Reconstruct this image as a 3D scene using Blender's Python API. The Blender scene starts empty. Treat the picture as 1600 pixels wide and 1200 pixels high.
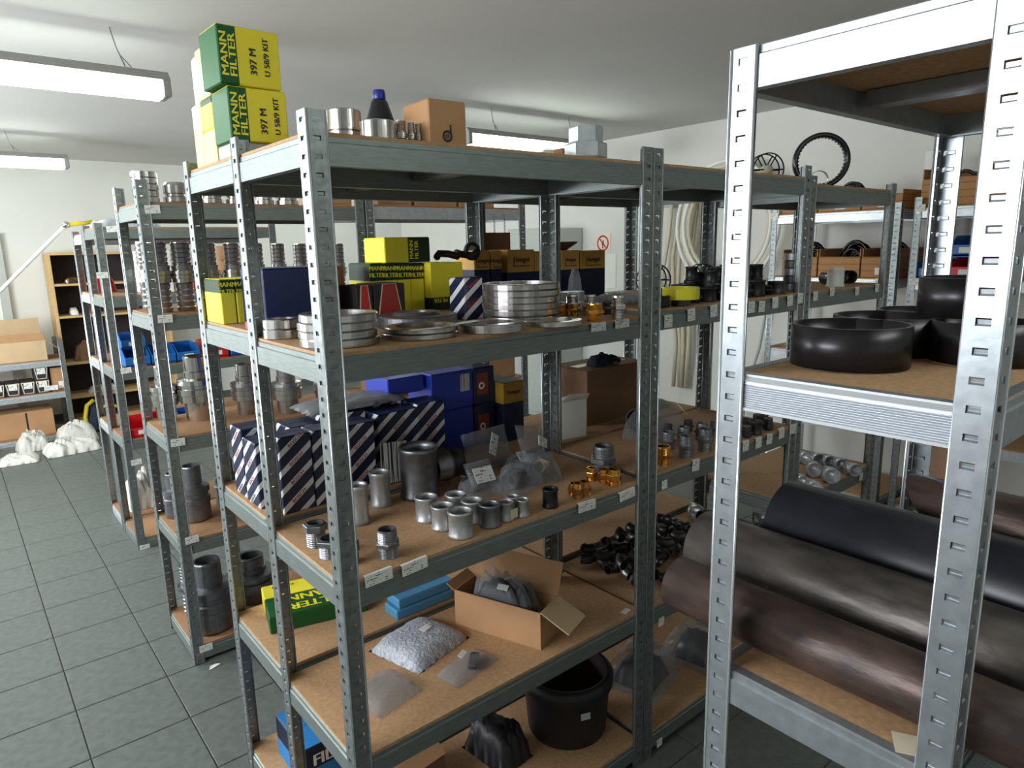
import bpy, math, random
from mathutils import Matrix, Vector
S = bpy.context.scene; COL = S.collection
rnd = random.Random(7)
PI = math.pi
# ---------------------------------------------------------------- camera
F = 1068.56
CAM = Vector((-0.52157, -1.17181, 1.55940))
RR = ((0.76931187, -0.6385092, -0.0215695), (-0.14168096, -0.13758953, -0.98030384), (0.62296529, 0.75721537, -0.19631385))
cd = bpy.data.cameras.new('camera'); cam = bpy.data.objects.new('camera', cd); COL.objects.link(cam)
cd.sensor_fit = 'HORIZONTAL'; cd.sensor_width = 36; cd.lens = 36 * F / 1600; cd.clip_start = .02
cam.matrix_world = Matrix(((RR[0][0], -RR[1][0], -RR[2][0], CAM.x), (RR[0][1], -RR[1][1], -RR[2][1], CAM.y), (RR[0][2], -RR[1][2], -RR[2][2], CAM.z), (0, 0, 0, 1)))
S.camera = cam
# ---------------------------------------------------------------- world, light, exposure
S.view_settings.view_transform = 'Standard'; S.view_settings.look = 'None'; S.view_settings.gamma = 1
S.view_settings.exposure = 0.85
LAMP = 9.0        # emission of the tube diffusers
WIN = 45          # daylight through the aisle window
w = bpy.data.worlds.new('world'); S.world = w; w.use_nodes = True
w.node_tree.nodes['Background'].inputs[0].default_value = (.75, .87, 1, 1); w.node_tree.nodes['Background'].inputs[1].default_value = 1.5
for wy, wl_, wz, wh in ((3.6, 1.9, 1.57, 1.2), (.45, 2.0, 1.86, .62)):
    la = bpy.data.lights.new('window_daylight', 'AREA'); la.shape = 'RECTANGLE'; la.size = wh; la.size_y = wl_; la.energy = WIN * (1.9 if wy > 3 else 1); la.color = (.94, .97, 1)
    lo = bpy.data.objects.new('window_daylight', la); COL.objects.link(lo); lo.location = (-2.47, wy, wz); lo.rotation_euler = (0, -PI / 2, 0)

def ray(px, py):
    x, y = (px - 800) / F, (py - 600) / F
    return Vector([RR[0][i] * x + RR[1][i] * y + RR[2][i] for i in range(3)])
def hit(px, py, ax, v):
    d = ray(px, py); return CAM + d * ((v - CAM[ax]) / d[ax])
def on(px, py, z): return hit(px, py, 2, z)
def depth(p): return sum(RR[2][i] * (p[i] - CAM[i]) for i in range(3))
def cylp(xl, xr, yb, z):
    """centre, radius, metres per pixel of a round thing whose foot shows at (xl..xr, yb) on a board at z"""
    p = on((xl + xr) / 2, yb, z); s = depth(p) / F; r = (xr - xl) / 2 * s
    u = Vector((p.x - CAM.x, p.y - CAM.y, 0)).normalized()
    return p + u * r, r, s
# ---------------------------------------------------------------- materials
def C(h):
    h = h.lstrip('#'); v = [int(h[i:i + 2], 16) / 255 for i in (0, 2, 4)]
    return tuple(x / 12.92 if x <= .04045 else ((x + .055) / 1.055) ** 2.4 for x in v) + (1,)
M = {}
def nodes(name):
    m = bpy.data.materials.new(name); m.use_nodes = True; M[name] = m
    nt = m.node_tree; return m, nt, nt.nodes['Principled BSDF']
def mat(name, col, rough=.5, metal=0, vary=0, scale=20, bump=0, col2=None, stretch=None, spec=None):
    m, nt, b = nodes(name)
    b.inputs['Roughness'].default_value = rough; b.inputs['Metallic'].default_value = metal
    if spec is not None: b.inputs['Specular IOR Level'].default_value = spec
    c = C(col); b.inputs['Base Color'].default_value = c
    if vary or bump or col2:
        tc = nt.nodes.new('ShaderNodeTexCoord'); mp = nt.nodes.new('ShaderNodeMapping'); nt.links.new(tc.outputs['Object'], mp.inputs[0])
        if stretch: mp.inputs['Scale'].default_value = stretch
        n = nt.nodes.new('ShaderNodeTexNoise'); n.inputs['Scale'].default_value = scale; n.inputs['Detail'].default_value = 5
        nt.links.new(mp.outputs[0], n.inputs['Vector'])
        r = nt.nodes.new('ShaderNodeValToRGB')
        c2 = C(col2) if col2 else tuple(min(1, x * (1 + vary)) for x in c[:3]) + (1,)
        r.color_ramp.elements[0].position = .35; r.color_ramp.elements[1].position = .65
        r.color_ramp.elements[0].color = c if col2 else tuple(x * (1 - vary) for x in c[:3]) + (1,); r.color_ramp.elements[1].color = c2
        nt.links.new(n.outputs['Fac'], r.inputs[0]); nt.links.new(r.outputs[0], b.inputs['Base Color'])
        if bump:
            bp = nt.nodes.new('ShaderNodeBump'); bp.inputs['Strength'].default_value = bump; bp.inputs['Distance'].default_value = .01
            nt.links.new(n.outputs['Fac'], bp.inputs['Height']); nt.links.new(bp.outputs[0], b.inputs['Normal'])
    return m
def mnode(nt, op, a, b=None):
    n = nt.nodes.new('ShaderNodeMath'); n.operation = op
    for i, v in enumerate((a, b)):
        if v is None: continue
        if isinstance(v, (int, float)): n.inputs[i].default_value = v
        else: nt.links.new(v, n.inputs[i])
    return n.outputs[0]
def split(name, axis, val, lo, hi, rough=.5, line=None):
    """flat print: one colour below local coordinate val, another above"""
    m, nt, b = nodes(name); b.inputs['Roughness'].default_value = rough; b.inputs['Specular IOR Level'].default_value = .25
    tc = nt.nodes.new('ShaderNodeTexCoord'); sx = nt.nodes.new('ShaderNodeSeparateXYZ'); nt.links.new(tc.outputs['Object'], sx.inputs[0])
    v = sx.outputs[axis]
    r = nt.nodes.new('ShaderNodeValToRGB'); r.color_ramp.interpolation = 'CONSTANT'
    q = mnode(nt, 'ADD', mnode(nt, 'SUBTRACT', v, val), .5)
    r.color_ramp.elements[0].color = C(lo); r.color_ramp.elements[1].position = .5; r.color_ramp.elements[1].color = C(hi)
    if line:
        e = r.color_ramp.elements.new(.5); e.color = C(line); r.color_ramp.elements[2].position = .502
        r.color_ramp.elements[2].color = C(hi)
    nt.links.new(q, r.inputs[0]); nt.links.new(r.outputs[0], b.inputs['Base Color'])
def stripes(name, base, band, pitch, slope, frac, rough=.35):
    m, nt, b = nodes(name); b.inputs['Roughness'].default_value = rough
    tc = nt.nodes.new('ShaderNodeTexCoord'); sx = nt.nodes.new('ShaderNodeSeparateXYZ'); nt.links.new(tc.outputs['Object'], sx.inputs[0])
    q = mnode(nt, 'SUBTRACT', sx.outputs[2], mnode(nt, 'MULTIPLY', mnode(nt, 'SUBTRACT', sx.outputs[0], sx.outputs[1]), slope))
    q = mnode(nt, 'FRACT', mnode(nt, 'DIVIDE', mnode(nt, 'ADD', q, 10 * pitch), pitch))
    q = mnode(nt, 'LESS_THAN', q, frac)
    mx = nt.nodes.new('ShaderNodeMix'); mx.data_type = 'RGBA'; mx.inputs[6].default_value = C(base); mx.inputs[7].default_value = C(band)
    nt.links.new(q, mx.inputs[0]); nt.links.new(mx.outputs[2], b.inputs['Base Color'])
def printed(name, paper, ink, sx_, sz_, thr=.5, lines=True):
    """paper tag with small unreadable print lines and bars"""
    m, nt, b = nodes(name); b.inputs['Roughness'].default_value = .6
    tc = nt.nodes.new('ShaderNodeTexCoord'); mp = nt.nodes.new('ShaderNodeMapping'); nt.links.new(tc.outputs['Generated'], mp.inputs[0])
    mp.inputs['Scale'].default_value = (sx_, 1, sz_)
    n = nt.nodes.new('ShaderNodeTexNoise'); n.inputs['Scale'].default_value = 1; n.inputs['Detail'].default_value = 1; nt.links.new(mp.outputs[0], n.inputs['Vector'])
    s = nt.nodes.new('ShaderNodeSeparateXYZ'); nt.links.new(tc.outputs['Generated'], s.inputs[0])
    ln = mnode(nt, 'GREATER_THAN', mnode(nt, 'FRACT', mnode(nt, 'MULTIPLY', s.outputs[2], 5)), .5)
    q = mnode(nt, 'GREATER_THAN', n.outputs['Fac'], thr)
    if lines: q = mnode(nt, 'MULTIPLY', q, ln)
    mx = nt.nodes.new('ShaderNodeMix'); mx.data_type = 'RGBA'; mx.inputs[6].default_value = C(paper); mx.inputs[7].default_value = C(ink)
    nt.links.new(q, mx.inputs[0]); nt.links.new(mx.outputs[2], b.inputs['Base Color'])
def planks(name, base, ink, pitch):
    m, nt, b = nodes(name); b.inputs['Roughness'].default_value = .7
    tc = nt.nodes.new('ShaderNodeTexCoord'); s = nt.nodes.new('ShaderNodeSeparateXYZ'); nt.links.new(tc.outputs['Object'], s.inputs[0])
    q = mnode(nt, 'LESS_THAN', mnode(nt, 'FRACT', mnode(nt, 'DIVIDE', s.outputs[2], pitch)), .08)
    mx = nt.nodes.new('ShaderNodeMix'); mx.data_type = 'RGBA'; mx.inputs[6].default_value = C(base); mx.inputs[7].default_value = C(ink)
    nt.links.new(q, mx.inputs[0]); nt.links.new(mx.outputs[2], b.inputs['Base Color'])
def film(name, tint, fac=.2, rough=.12):
    m = bpy.data.materials.new(name); m.use_nodes = True; M[name] = m; nt = m.node_tree; nt.nodes.clear()
    o = nt.nodes.new('ShaderNodeOutputMaterial'); t = nt.nodes.new('ShaderNodeBsdfTransparent'); t.inputs[0].default_value = C(tint)
    p = nt.nodes.new('ShaderNodeBsdfPrincipled'); p.inputs['Base Color'].default_value = (.75, .78, .82, 1); p.inputs['Roughness'].default_value = rough
    mx = nt.nodes.new('ShaderNodeMixShader'); lw = nt.nodes.new('ShaderNodeLayerWeight'); lw.inputs[0].default_value = .35
    q = mnode(nt, 'ADD', mnode(nt, 'MULTIPLY', lw.outputs['Facing'], fac * 1.2), fac * .5)
    nt.links.new(q, mx.inputs[0]); nt.links.new(t.outputs[0], mx.inputs[1]); nt.links.new(p.outputs[0], mx.inputs[2]); nt.links.new(mx.outputs[0], o.inputs[0])
def glow(name, col, st):
    m, nt, b = nodes(name); b.inputs['Base Color'].default_value = C(col); b.inputs['Emission Color'].default_value = C(col); b.inputs['Emission Strength'].default_value = st
mat('galv', '#8b9190', .42, .75, .18, 60, .05)
mat('galv_soft', '#a9afb4', .36, .8, .1, 45, .03); mat('edge', '#d5dade', .25, .8); mat('galv_bright', '#c3c9cd', .38, .6, .1, 45, .03)
mat('beam', '#828a87', .46, .6, .1, 25, stretch=(1, 8, 8))
mat('ribbed', '#d2d5da', .34, .8)
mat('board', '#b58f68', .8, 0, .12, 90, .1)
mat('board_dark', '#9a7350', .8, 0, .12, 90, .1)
mat('plaster', '#d9d9d3', .9, 0, .02, 3, .03); mat('plaster_ceiling', '#d2d2ce', .95, 0, .02, 2)
mat('tile', '#5f6460', .5, 0, .14, 30, .05, spec=.35); mat('grout', '#4a4b48', .9)
mat('stainless', '#b9b6b4', .24, .95, .06, 20, stretch=(1, 1, 20)); mat('chrome', '#d4d2cf', .14, 1)
mat('steel_dull', '#85868a', .4, .9, .15, 40); mat('malleable', '#b4b6b6', .42, .75, .12, 60, .1)
mat('dark_steel', '#4c4a4a', .42, .7, .2, 25); mat('black_steel', '#2b2a2d', .38, .5, .2, 15)
mat('brass', '#d39a48', .24, .95, .08, 30); mat('brass_dark', '#b07a3c', .3, .95)
mat('rust_pipe', '#3c3331', .4, .4, .3, 14, .25, col2='#594740', stretch=(3, 1, 3)); mat('pipe_grey', '#423d3b', .4, .45, .3, 13, .2, col2='#5f5852', stretch=(3, 1, 3))
mat('pipe_black', '#25262c', .34, .2, .25, 10, .08)
mat('carton', '#b48a62', .8, 0, .07, 8); mat('carton_dark', '#7a5a42', .85, 0, .08, 8); mat('carton_pale', '#c9ad88', .85, 0, .06, 8); mat('tape', '#c3a582', .35)
mat('yellow', '#efe03a', .35); mat('green', '#1f5a2c', .35); mat('dkgreen', '#20361f', .4); mat('lemon', '#e9e488', .3)
mat('navy', '#1b2348', .35); mat('blue', '#2038a8', .35); mat('bin_blue', '#1d66b3', .35); mat('bin_red', '#cf2128', .35); mat('sky', '#4c8fb8', .5)
mat('white', '#e8e8e4', .6); mat('paper', '#e6e5de', .8); mat('red', '#c42a2a', .4); mat('black', '#16161a', .45); mat('black_gloss', '#141418', .18)
mat('rubber', '#222126', .5, 0, .2, 20); mat('cream', '#d8cfb6', .6); mat('hose', '#cfc6ad', .55); mat('tape_yellow', '#e6dd2a', .3)
mat('pine', '#c9a873', .6, 0, .1, 6, stretch=(1, 1, 8)); mat('dark_inside', '#30292a', .8)
mat('redlabel', '#9c2a1c', .4); mat('copper_red', '#8d3b2a', .4); mat('ink', '#20242c', .6); mat('ink_red', '#b0323a', .5); mat('yel_ink', '#f2e62e', .4); mat('hengst_yel', '#c99a45', .5)
mat('bottle', '#16181f', .3); mat('cap_blue', '#1c2f8c', .35); mat('sack', '#cfcdc4', .7, 0, .1, 12, .4); mat('bubble', '#b4b8c2', .35, 0, .12, 120, .6)
mat('tan_roll', '#8e6b55', .7); mat('lamp_body', '#8f8f8a', .5); mat('fabric_dark', '#1b2230', .9); mat('strap_yellow', '#c9b52a', .7); mat('locker', '#b4b9b4', .5)
split('mann_side', 0, .040, '#1f5a2c', '#efe03a', line='#f4f4e0'); split('mann_top', 2, .131, '#efe03a', '#20361f'); split('mann_foot', 2, .036, '#20361f', '#efe03a')
split('mann_top_small', 2, .055, '#ece04a', '#24401f'); split('mann_half', 0, .075, '#e6d83a', '#24391f'); split('mann_flat', 1, .115, '#1f5226', '#efe03a', line='#f4f4e0')
split('hengst', 2, .105, '#1d2446', '#c79a4c', .5); split('hengst_low', 2, .105, '#1b2238', '#b58c35', .5); split('kraft_foot', 2, .03, '#2b2024', '#9a6738', .6)
stripes('striped', '#18213f', '#dcdcdc', .047, .8, .36)
printed('tag_print', '#e9e9e4', '#4b4f56', 11, 5, .58); printed('barcode', '#e6e5e2', '#33363c', 30, .6, .52, False)
planks('bin_print', '#b07f4c', '#6a4525', .036)
film('film', '#eef1f4', .17); film('film_dense', '#b9bfcc', .5, .2)
split('mann_end', 2, .078, '#e8dc45', '#24401f'); mat('navy_box', '#1c2a5c', .3); mat('carton_ink', '#3b2416', .6)
split('hengst_low2', 2, .13, '#1b2238', '#a07c2c'); split('whiteblue', 2, .06, '#2f7fc0', '#23283a'); film('black_film', '#1b1e25', .3, .15)
mat('sign_pale', '#ecd9c8', .5); mat('sign_red', '#b8382c', .5); mat('ring_steel', '#3a383b', .33, .75, .15, 12, stretch=(1, 1, .2))
glow('lamp_tube', '#f4fff6', LAMP)
# ---------------------------------------------------------------- mesh helpers
class MB:
    def __init__(s): s.v = []; s.f = []; s.m = []; s.sm = []
    def add(s, v, f, mi=0, smooth=False):
        o = len(s.v); s.v += [tuple(p) for p in v]; s.f += [tuple(i + o for i in q) for q in f]; s.m += [mi] * len(f); s.sm += [smooth] * len(f); return s
    def box(s, x0, y0, z0, x1, y1, z1, mi=0, T=None):
        v = [Vector(p) for p in ((x0, y0, z0), (x1, y0, z0), (x1, y1, z0), (x0, y1, z0), (x0, y0, z1), (x1, y0, z1), (x1, y1, z1), (x0, y1, z1))]
        if T: v = [T @ p for p in v]
        return s.add(v, [(0, 3, 2, 1), (4, 5, 6, 7), (0, 1, 5, 4), (1, 2, 6, 5), (2, 3, 7, 6), (3, 0, 4, 7)], mi)
    def bbox(s, x0, y0, z0, x1, y1, z1, b=.002, mi=0, T=None):
        """box with chamfered edges"""
        v = []; X = (x0, x1); Y = (y0, y1); Z = (z0, z1); idx = {}
        for i in (0, 1):
            for j in (0, 1):
                for k in (0, 1):
                    for a in range(3):
                        p = [X[i], Y[j], Z[k]]; sg = (1 - 2 * i, 1 - 2 * j, 1 - 2 * k)
                        for c in range(3):
                            if c != a: p[c] += sg[c] * b
                        idx[i, j, k, a] = len(v); v.append(T @ Vector(p) if T else p)
        f = []
        for a in range(3):
            o = [c for c in range(3) if c != a]
            for e in (0, 1):
                q = []
                for (p, r) in ((0, 0), (1, 0), (1, 1), (0, 1)):
                    t = [0, 0, 0]; t[a] = e; t[o[0]] = p; t[o[1]] = r; q.append(idx[tuple(t) + (a,)])
                f.append(q if (e == 1) == (a != 1) else q[::-1])
            for p in (0, 1):
                for r in (0, 1):
                    q = []
                    for e, ax in ((0, o[0]), (1, o[0]), (1, o[1]), (0, o[1])):
                        t = [0, 0, 0]; t[a] = e; t[o[0]] = p; t[o[1]] = r; q.append(idx[tuple(t) + (ax,)])
                    f.append(q)
        for i in (0, 1):
            for j in (0, 1):
                for k in (0, 1): f.append([idx[i, j, k, a] for a in range(3)])
        return s.add(v, f, mi)
    def lathe(s, prof, n=28, mi=0, closed=False, T=None, smooth=True, ph=0):
        v = []; L = len(prof)
        for r, z in prof:
            for k in range(n):
                a = 2 * PI * (k + ph) / n; p = Vector((r * math.cos(a), r * math.sin(a), z)); v.append(T @ p if T else p)
        f = []
        for i in range(L if closed else L - 1):
            j = (i + 1) % L
            for k in range(n): f.append((i * n + k, i * n + (k + 1) % n, j * n + (k + 1) % n, j * n + k))
        if not closed:
            if prof[0][0] > 1e-5: f.append(tuple(range(n - 1, -1, -1)))
            if prof[-1][0] > 1e-5: f.append(tuple((L - 1) * n + k for k in range(n)))
        return s.add(v, f, mi, smooth)
    def tube(s, pts, r, n=8, mi=0, cap=True, smooth=True):
        pts = [Vector(p) for p in pts]; v = []; up = Vector((0, 0, 1)); pu = None
        for i, p in enumerate(pts):
            t = (pts[min(i + 1, len(pts) - 1)] - pts[max(i - 1, 0)]).normalized()
            if pu is None: pu = t.cross(up if abs(t.z) < .9 else Vector((1, 0, 0))).normalized()
            pu = (pu - t * pu.dot(t)).normalized(); b = t.cross(pu); rr = r[i] if isinstance(r, (list, tuple)) else r
            for k in range(n):
                a = 2 * PI * k / n; v.append(p + (pu * math.cos(a) + b * math.sin(a)) * rr)
        f = []
        for i in range(len(pts) - 1):
            for k in range(n): f.append((i * n + k, i * n + (k + 1) % n, (i + 1) * n + (k + 1) % n, (i + 1) * n + k))
        if cap: f += [tuple(range(n - 1, -1, -1)), tuple((len(pts) - 1) * n + k for k in range(n))]
        return s.add(v, f, mi, smooth)
    def extrude(s, prof, x0, x1, T=None, mi=0):
        """closed (y,z) profile swept along x"""
        n = len(prof); v = [Vector((x, a, b)) for x in (x0, x1) for a, b in prof]
        if T: v = [T @ p for p in v]
        return s.add(v, [(k, n + k, n + (k + 1) % n, (k + 1) % n) for k in range(n)] + [tuple(range(n)), tuple(range(2 * n - 1, n - 1, -1))], mi)
    def text(s, t, o, ux, uy, size, mi=0, lift=.0006, sx=1.0):
        for dx, dl in ((-.05, 0), (0, .0001), (.05, .0002)): s._text(t, Vector(o) + Vector(ux).normalized() * (dx * size), ux, uy, size, mi, lift + dl, sx)
        return s
    def _text(s, t, o, ux, uy, size, mi, lift, sx):
        v, f, wd = text_mesh(t); o = Vector(o); ux = Vector(ux).normalized(); uy = Vector(uy).normalized(); nn = ux.cross(uy)
        return s.add([o + ux * (p[0] * size * sx) + uy * (p[1] * size) + nn * lift for p in v], f, mi)
    def mesh(s, name, mats):
        me = bpy.data.meshes.new(name); me.from_pydata(s.v, [], s.f)
        for m in (mats if isinstance(mats, (list, tuple)) else [mats]): me.materials.append(M[m])
        me.polygons.foreach_set('material_index', s.m); me.polygons.foreach_set('use_smooth', s.sm); me.update(); return me
    def build(s, name, mats, parent=None, loc=(0, 0, 0), rz=0): return put(name, s.mesh(name, mats), parent, loc, rz)
_tc = {}
def text_mesh(t):
    if t not in _tc:
        cu = bpy.data.curves.new('txt', 'FONT'); cu.body = t; cu.resolution_u = 2; cu.offset = .0; cu.space_line = .82; cu.align_x = 'CENTER'
        ob = bpy.data.objects.new('txt', cu); COL.objects.link(ob); bpy.context.view_layer.update()
        me = bpy.data.meshes.new_from_object(ob.evaluated_get(bpy.context.evaluated_depsgraph_get()))
        v = [tuple(p.co) for p in me.vertices]; f = [tuple(p.vertices) for p in me.polygons]
        x0 = min(p[0] for p in v); x1 = max(p[0] for p in v); y0 = min(p[1] for p in v); y1 = max(p[1] for p in v); k = 1 / (y1 - y0)
        _tc[t] = ([((p[0] - (x0 + x1) / 2) * k, (p[1] - (y0 + y1) / 2) * k) for p in v], f, (x1 - x0) * k)
        bpy.data.objects.remove(ob); bpy.data.curves.remove(cu); bpy.data.meshes.remove(me)
    return _tc[t]
def put(name, me, parent=None, loc=(0, 0, 0), rz=0):
    o = bpy.data.objects.new(name, me); COL.objects.link(o); o.location = loc
    o.rotation_euler = rz if isinstance(rz, (tuple, list)) else (0, 0, rz)
    if parent is not None: o.parent = parent
    return o
def tag(o, label, cat, group=None):
    o['label'] = label; o['category'] = cat
    if group: o['group'] = group
    return o
def thing(name, label, cat, loc=(0, 0, 0), rz=0, group=None):
    return tag(put(name, None, None, loc, rz), label, cat, group)
def struct(o): o['kind'] = 'structure'; return o
def frame(o, ux, uy, uz=None):
    ux = Vector(ux).normalized(); uy = Vector(uy).normalized(); uz = uz or ux.cross(uy)
    return Matrix(((ux.x, uy.x, uz.x, o[0]), (ux.y, uy.y, uz.y, o[1]), (ux.z, uy.z, uz.z, o[2]), (0, 0, 0, 1)))
ORD = ['first', 'second', 'third', 'fourth', 'fifth', 'sixth', 'seventh', 'eighth', 'ninth', 'tenth', 'eleventh', 'twelfth', 'thirteenth', 'fourteenth', 'fifteenth', 'sixteenth', 'seventeenth', 'eighteenth', 'nineteenth', 'twentieth']
# ---------------------------------------------------------------- room
XL, XR, YF, YB, ZC = -2.4, 4.1, -3.0, 6.6, 2.45
TX, TY = (.295, .305)
fl = struct(MB().box(XL, YF, -.1, XR, YB, -.004).build('floor', 'grout'))
tm = MB().bbox(-TX / 2 + .002, -TY / 2 + .002, -.008, TX / 2 - .002, TY / 2 - .002, 0, .0015).mesh('floor_tile', 'tile')
far_tiles = MB()
for i in range(-8, 16):
    for j in range(-15, 17):
        x = -.365 + TX * (i + .5); y = 1.46 + TY * (j + .5)
        if not (XL < x < XR and YF < y < YB): continue
        if -1.3 < x < .5 and .2 < y: put('floor_tile', tm, fl, (x, y, 0))
        elif -.1 < x < 2.8 and -.9 < y < .6: put('floor_tile', tm, fl, (x, y, 0))
        else: far_tiles.box(x - TX / 2 + .002, y - TY / 2 + .002, -.008, x + TX / 2 - .002, y + TY / 2 - .002, 0)
o = far_tiles.build('floor_tiles', 'tile', fl); o['kind'] = 'stuff'
struct(MB().box(XL, YF, ZC, XR, YB, ZC + .1).build('ceiling', 'plaster_ceiling'))
struct(MB().box(XL, YB, 0, XR, YB + .1, ZC).build('wall_back', 'plaster'))
struct(MB().box(XR, YF, 0, XR + .1, YB, ZC).build('wall_right', 'plaster'))
struct(MB().box(XL, YF - .1, 0, XR, YF, ZC).build('wall_front', 'plaster'))
wl = MB(); wl.box(XL - .1, YF, 0, XL, -.6, ZC).box(XL - .1, 1.5, 0, XL, 2.6, ZC).box(XL - .1, -.6, 0, XL, 1.5, 1.5).box(XL - .1, -.6, 2.2, XL, 1.5, ZC).box(XL - .1, 4.6, 0, XL, YB, ZC).box(XL - .1, 2.6, 0, XL, 4.6, .9).box(XL - .1, 2.6, 2.2, XL, 4.6, ZC)
struct(wl.build('wall_left', 'plaster'))
for k, (a, c, s0) in enumerate(((2.6, 4.6, .9), (-.6, 1.5, 1.5))):
    mid = (a + c) / 2; wn = struct(MB().box(-2.46, a, s0, -2.41, c, s0 + .05).box(-2.46, a, 2.15, -2.41, c, 2.2).box(-2.46, a, s0 + .05, -2.41, a + .05, 2.15).box(-2.46, c - .05, s0 + .05, -2.41, c, 2.15).box(-2.46, mid - .03, s0 + .05, -2.41, mid + .03, 2.15).build('window_%d' % (k + 1), 'white'))
struct(MB().box(XL, YB - .012, 0, XR, YB, .07).build('baseboard_back', 'tile'))
# pale door frame on the back wall, left edge of the view
dr = struct(MB().box(-1.02, YB - .03, 0, -.12, YB - .005, 1.72).build('door_1', 'white'))
MB().box(-.12, YB - .05, 0, -.05, YB - .004, 1.78).box(-1.09, YB - .05, 0, -1.02, YB - .004, 1.78).box(-1.02, YB - .05, 1.72, -.12, YB - .004, 1.78).build('door_frame', 'locker', dr)
MB().tube([(-.2, YB - .03, .95), (-.2, YB - .08, .95), (-.31, YB - .08, .95)], .01).build('door_handle', 'chrome', dr)
# ---------------------------------------------------------------- hanging tube lamps
def lamp(label, x0, x1, y, z, wires):
    t = thing('tube_lamp', label, 'lamp', ((x0 + x1) / 2, y, z)); L = (x1 - x0) / 2
    MB().extrude([(-.06, 0), (-.035, .03), (.035, .03), (.06, 0), (.06, -.006), (-.06, -.006)], -L, L).build('housing', 'lamp_body', t)
    MB().extrude([(-.055, -.006), (.055, -.006), (.058, -.045), (.035, -.075), (-.035, -.075), (-.058, -.045)], -L + .03, L - .03).build('diffuser', 'lamp_tube', t)
    for sg in (-1, 1): MB().bbox(-.016, -.058, -.07, .016, .058, .01, .004).build('end_cap', 'lamp_body', t, (sg * (L - .014), 0, 0))
    for wx in wires:
        p = wx - (x0 + x1) / 2
        MB().tube([(p - .03, 0, ZC - z), (p - .015, 0, (ZC - z) * .6), (p + .01, 0, .04)], .003, 6).build('suspension_cord', 'lamp_body', t)
        MB().tube([(p - .03, 0, ZC - z), (p - .01, .005, (ZC - z) * .5), (p + .035, .005, .04)], .002, 6).build('power_cable', 'lamp_body', t)
lamp('white tube lamp hanging over the aisle, nearer of the two at left', -1.15, .33, 2.1, 2.27, (-.8, .17))
lamp('white tube lamp hanging over the aisle near the back wall', -1.15, .35, 5.1, 2.28, (-.8, .02))
lamp('tube lamp glowing behind the brown carton on the main rack top', 2.15, 3.35, 2.5, 2.27, (2.4, 3.1))
lamp('tube lamp behind the photographer, out of view', .4, 1.2, -1.6, 2.3, (.5, 1.1))
lamp('tube lamp near the right wall at the back, out of view', 2.15, 3.35, 5.4, 2.3, (2.4, 3.1))
# ---------------------------------------------------------------- racks
def upright_mesh(name, H, m, wd=.036, pitch=.031):
    b = MB(); cols = (0, wd * .3, wd * .7, wd); zs = [0]; hole = []
    z = .012
    while z + .02 < H:
        zs += [z, z + .0085]; hole.append(len(zs) - 2); z += pitch
    zs.append(H)
    for ax in (0, 1):
        P = (lambda u, d, z: (u, d, z)) if ax == 0 else (lambda u, d, z: (d, u, z))
        v = [P(u, 0, z) for z in zs for u in cols]; f = []
        for i in range(len(zs) - 1):
            for k in range(3):
                if k == 1 and i in hole: continue
                f.append((i * 4 + k, i * 4 + k + 1, i * 4 + 5 + k, i * 4 + 4 + k))
        b.add(v, f)
        for i in hole:   # pressed tongue below each slot
            z0 = zs[i]; c1, c2 = cols[1] + .0008, cols[2] - .0008; b.add([P(c1, 0, z0), P(c2, 0, z0), P(c2, .003, z0 + .0012), P(c1, .003, z0 + .0012), P(c2, .003, z0 + .0066), P(c1, .003, z0 + .0066)], [(0, 1, 2, 3), (3, 2, 4, 5)])
        b.add([P(wd, 0, 0), P(wd, .006, 0), P(wd, .006, H), P(wd, 0, H)], [(0, 1, 2, 3)])
        e = Vector(P(wd, .0005, 0)); b.tube([e, e + Vector((0, 0, H))], .0022, 6, 1)
    b.tube([(.001, .001, 0), (.001, .001, H)], .0024, 6, 1)
    return b.mesh(name, [m, 'edge'])
BEAM = [(0, -.052), (0, -.013), (.003, -.011), (.003, -.002), (.006, 0), (.022, 0), (.022, -.003), (.006, -.005), (.005, -.049), (.018, -.049), (.018, -.052)]
RIB = [(0, -.05)] + [q for k in range(12) for q in ((0, -.046 + k * .003), (.0022, -.0445 + k * .003))] + [(0, -.009), (.004, -.003), (.004, 0), (.02, 0), (.02, -.05)]
UP = {}
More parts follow.
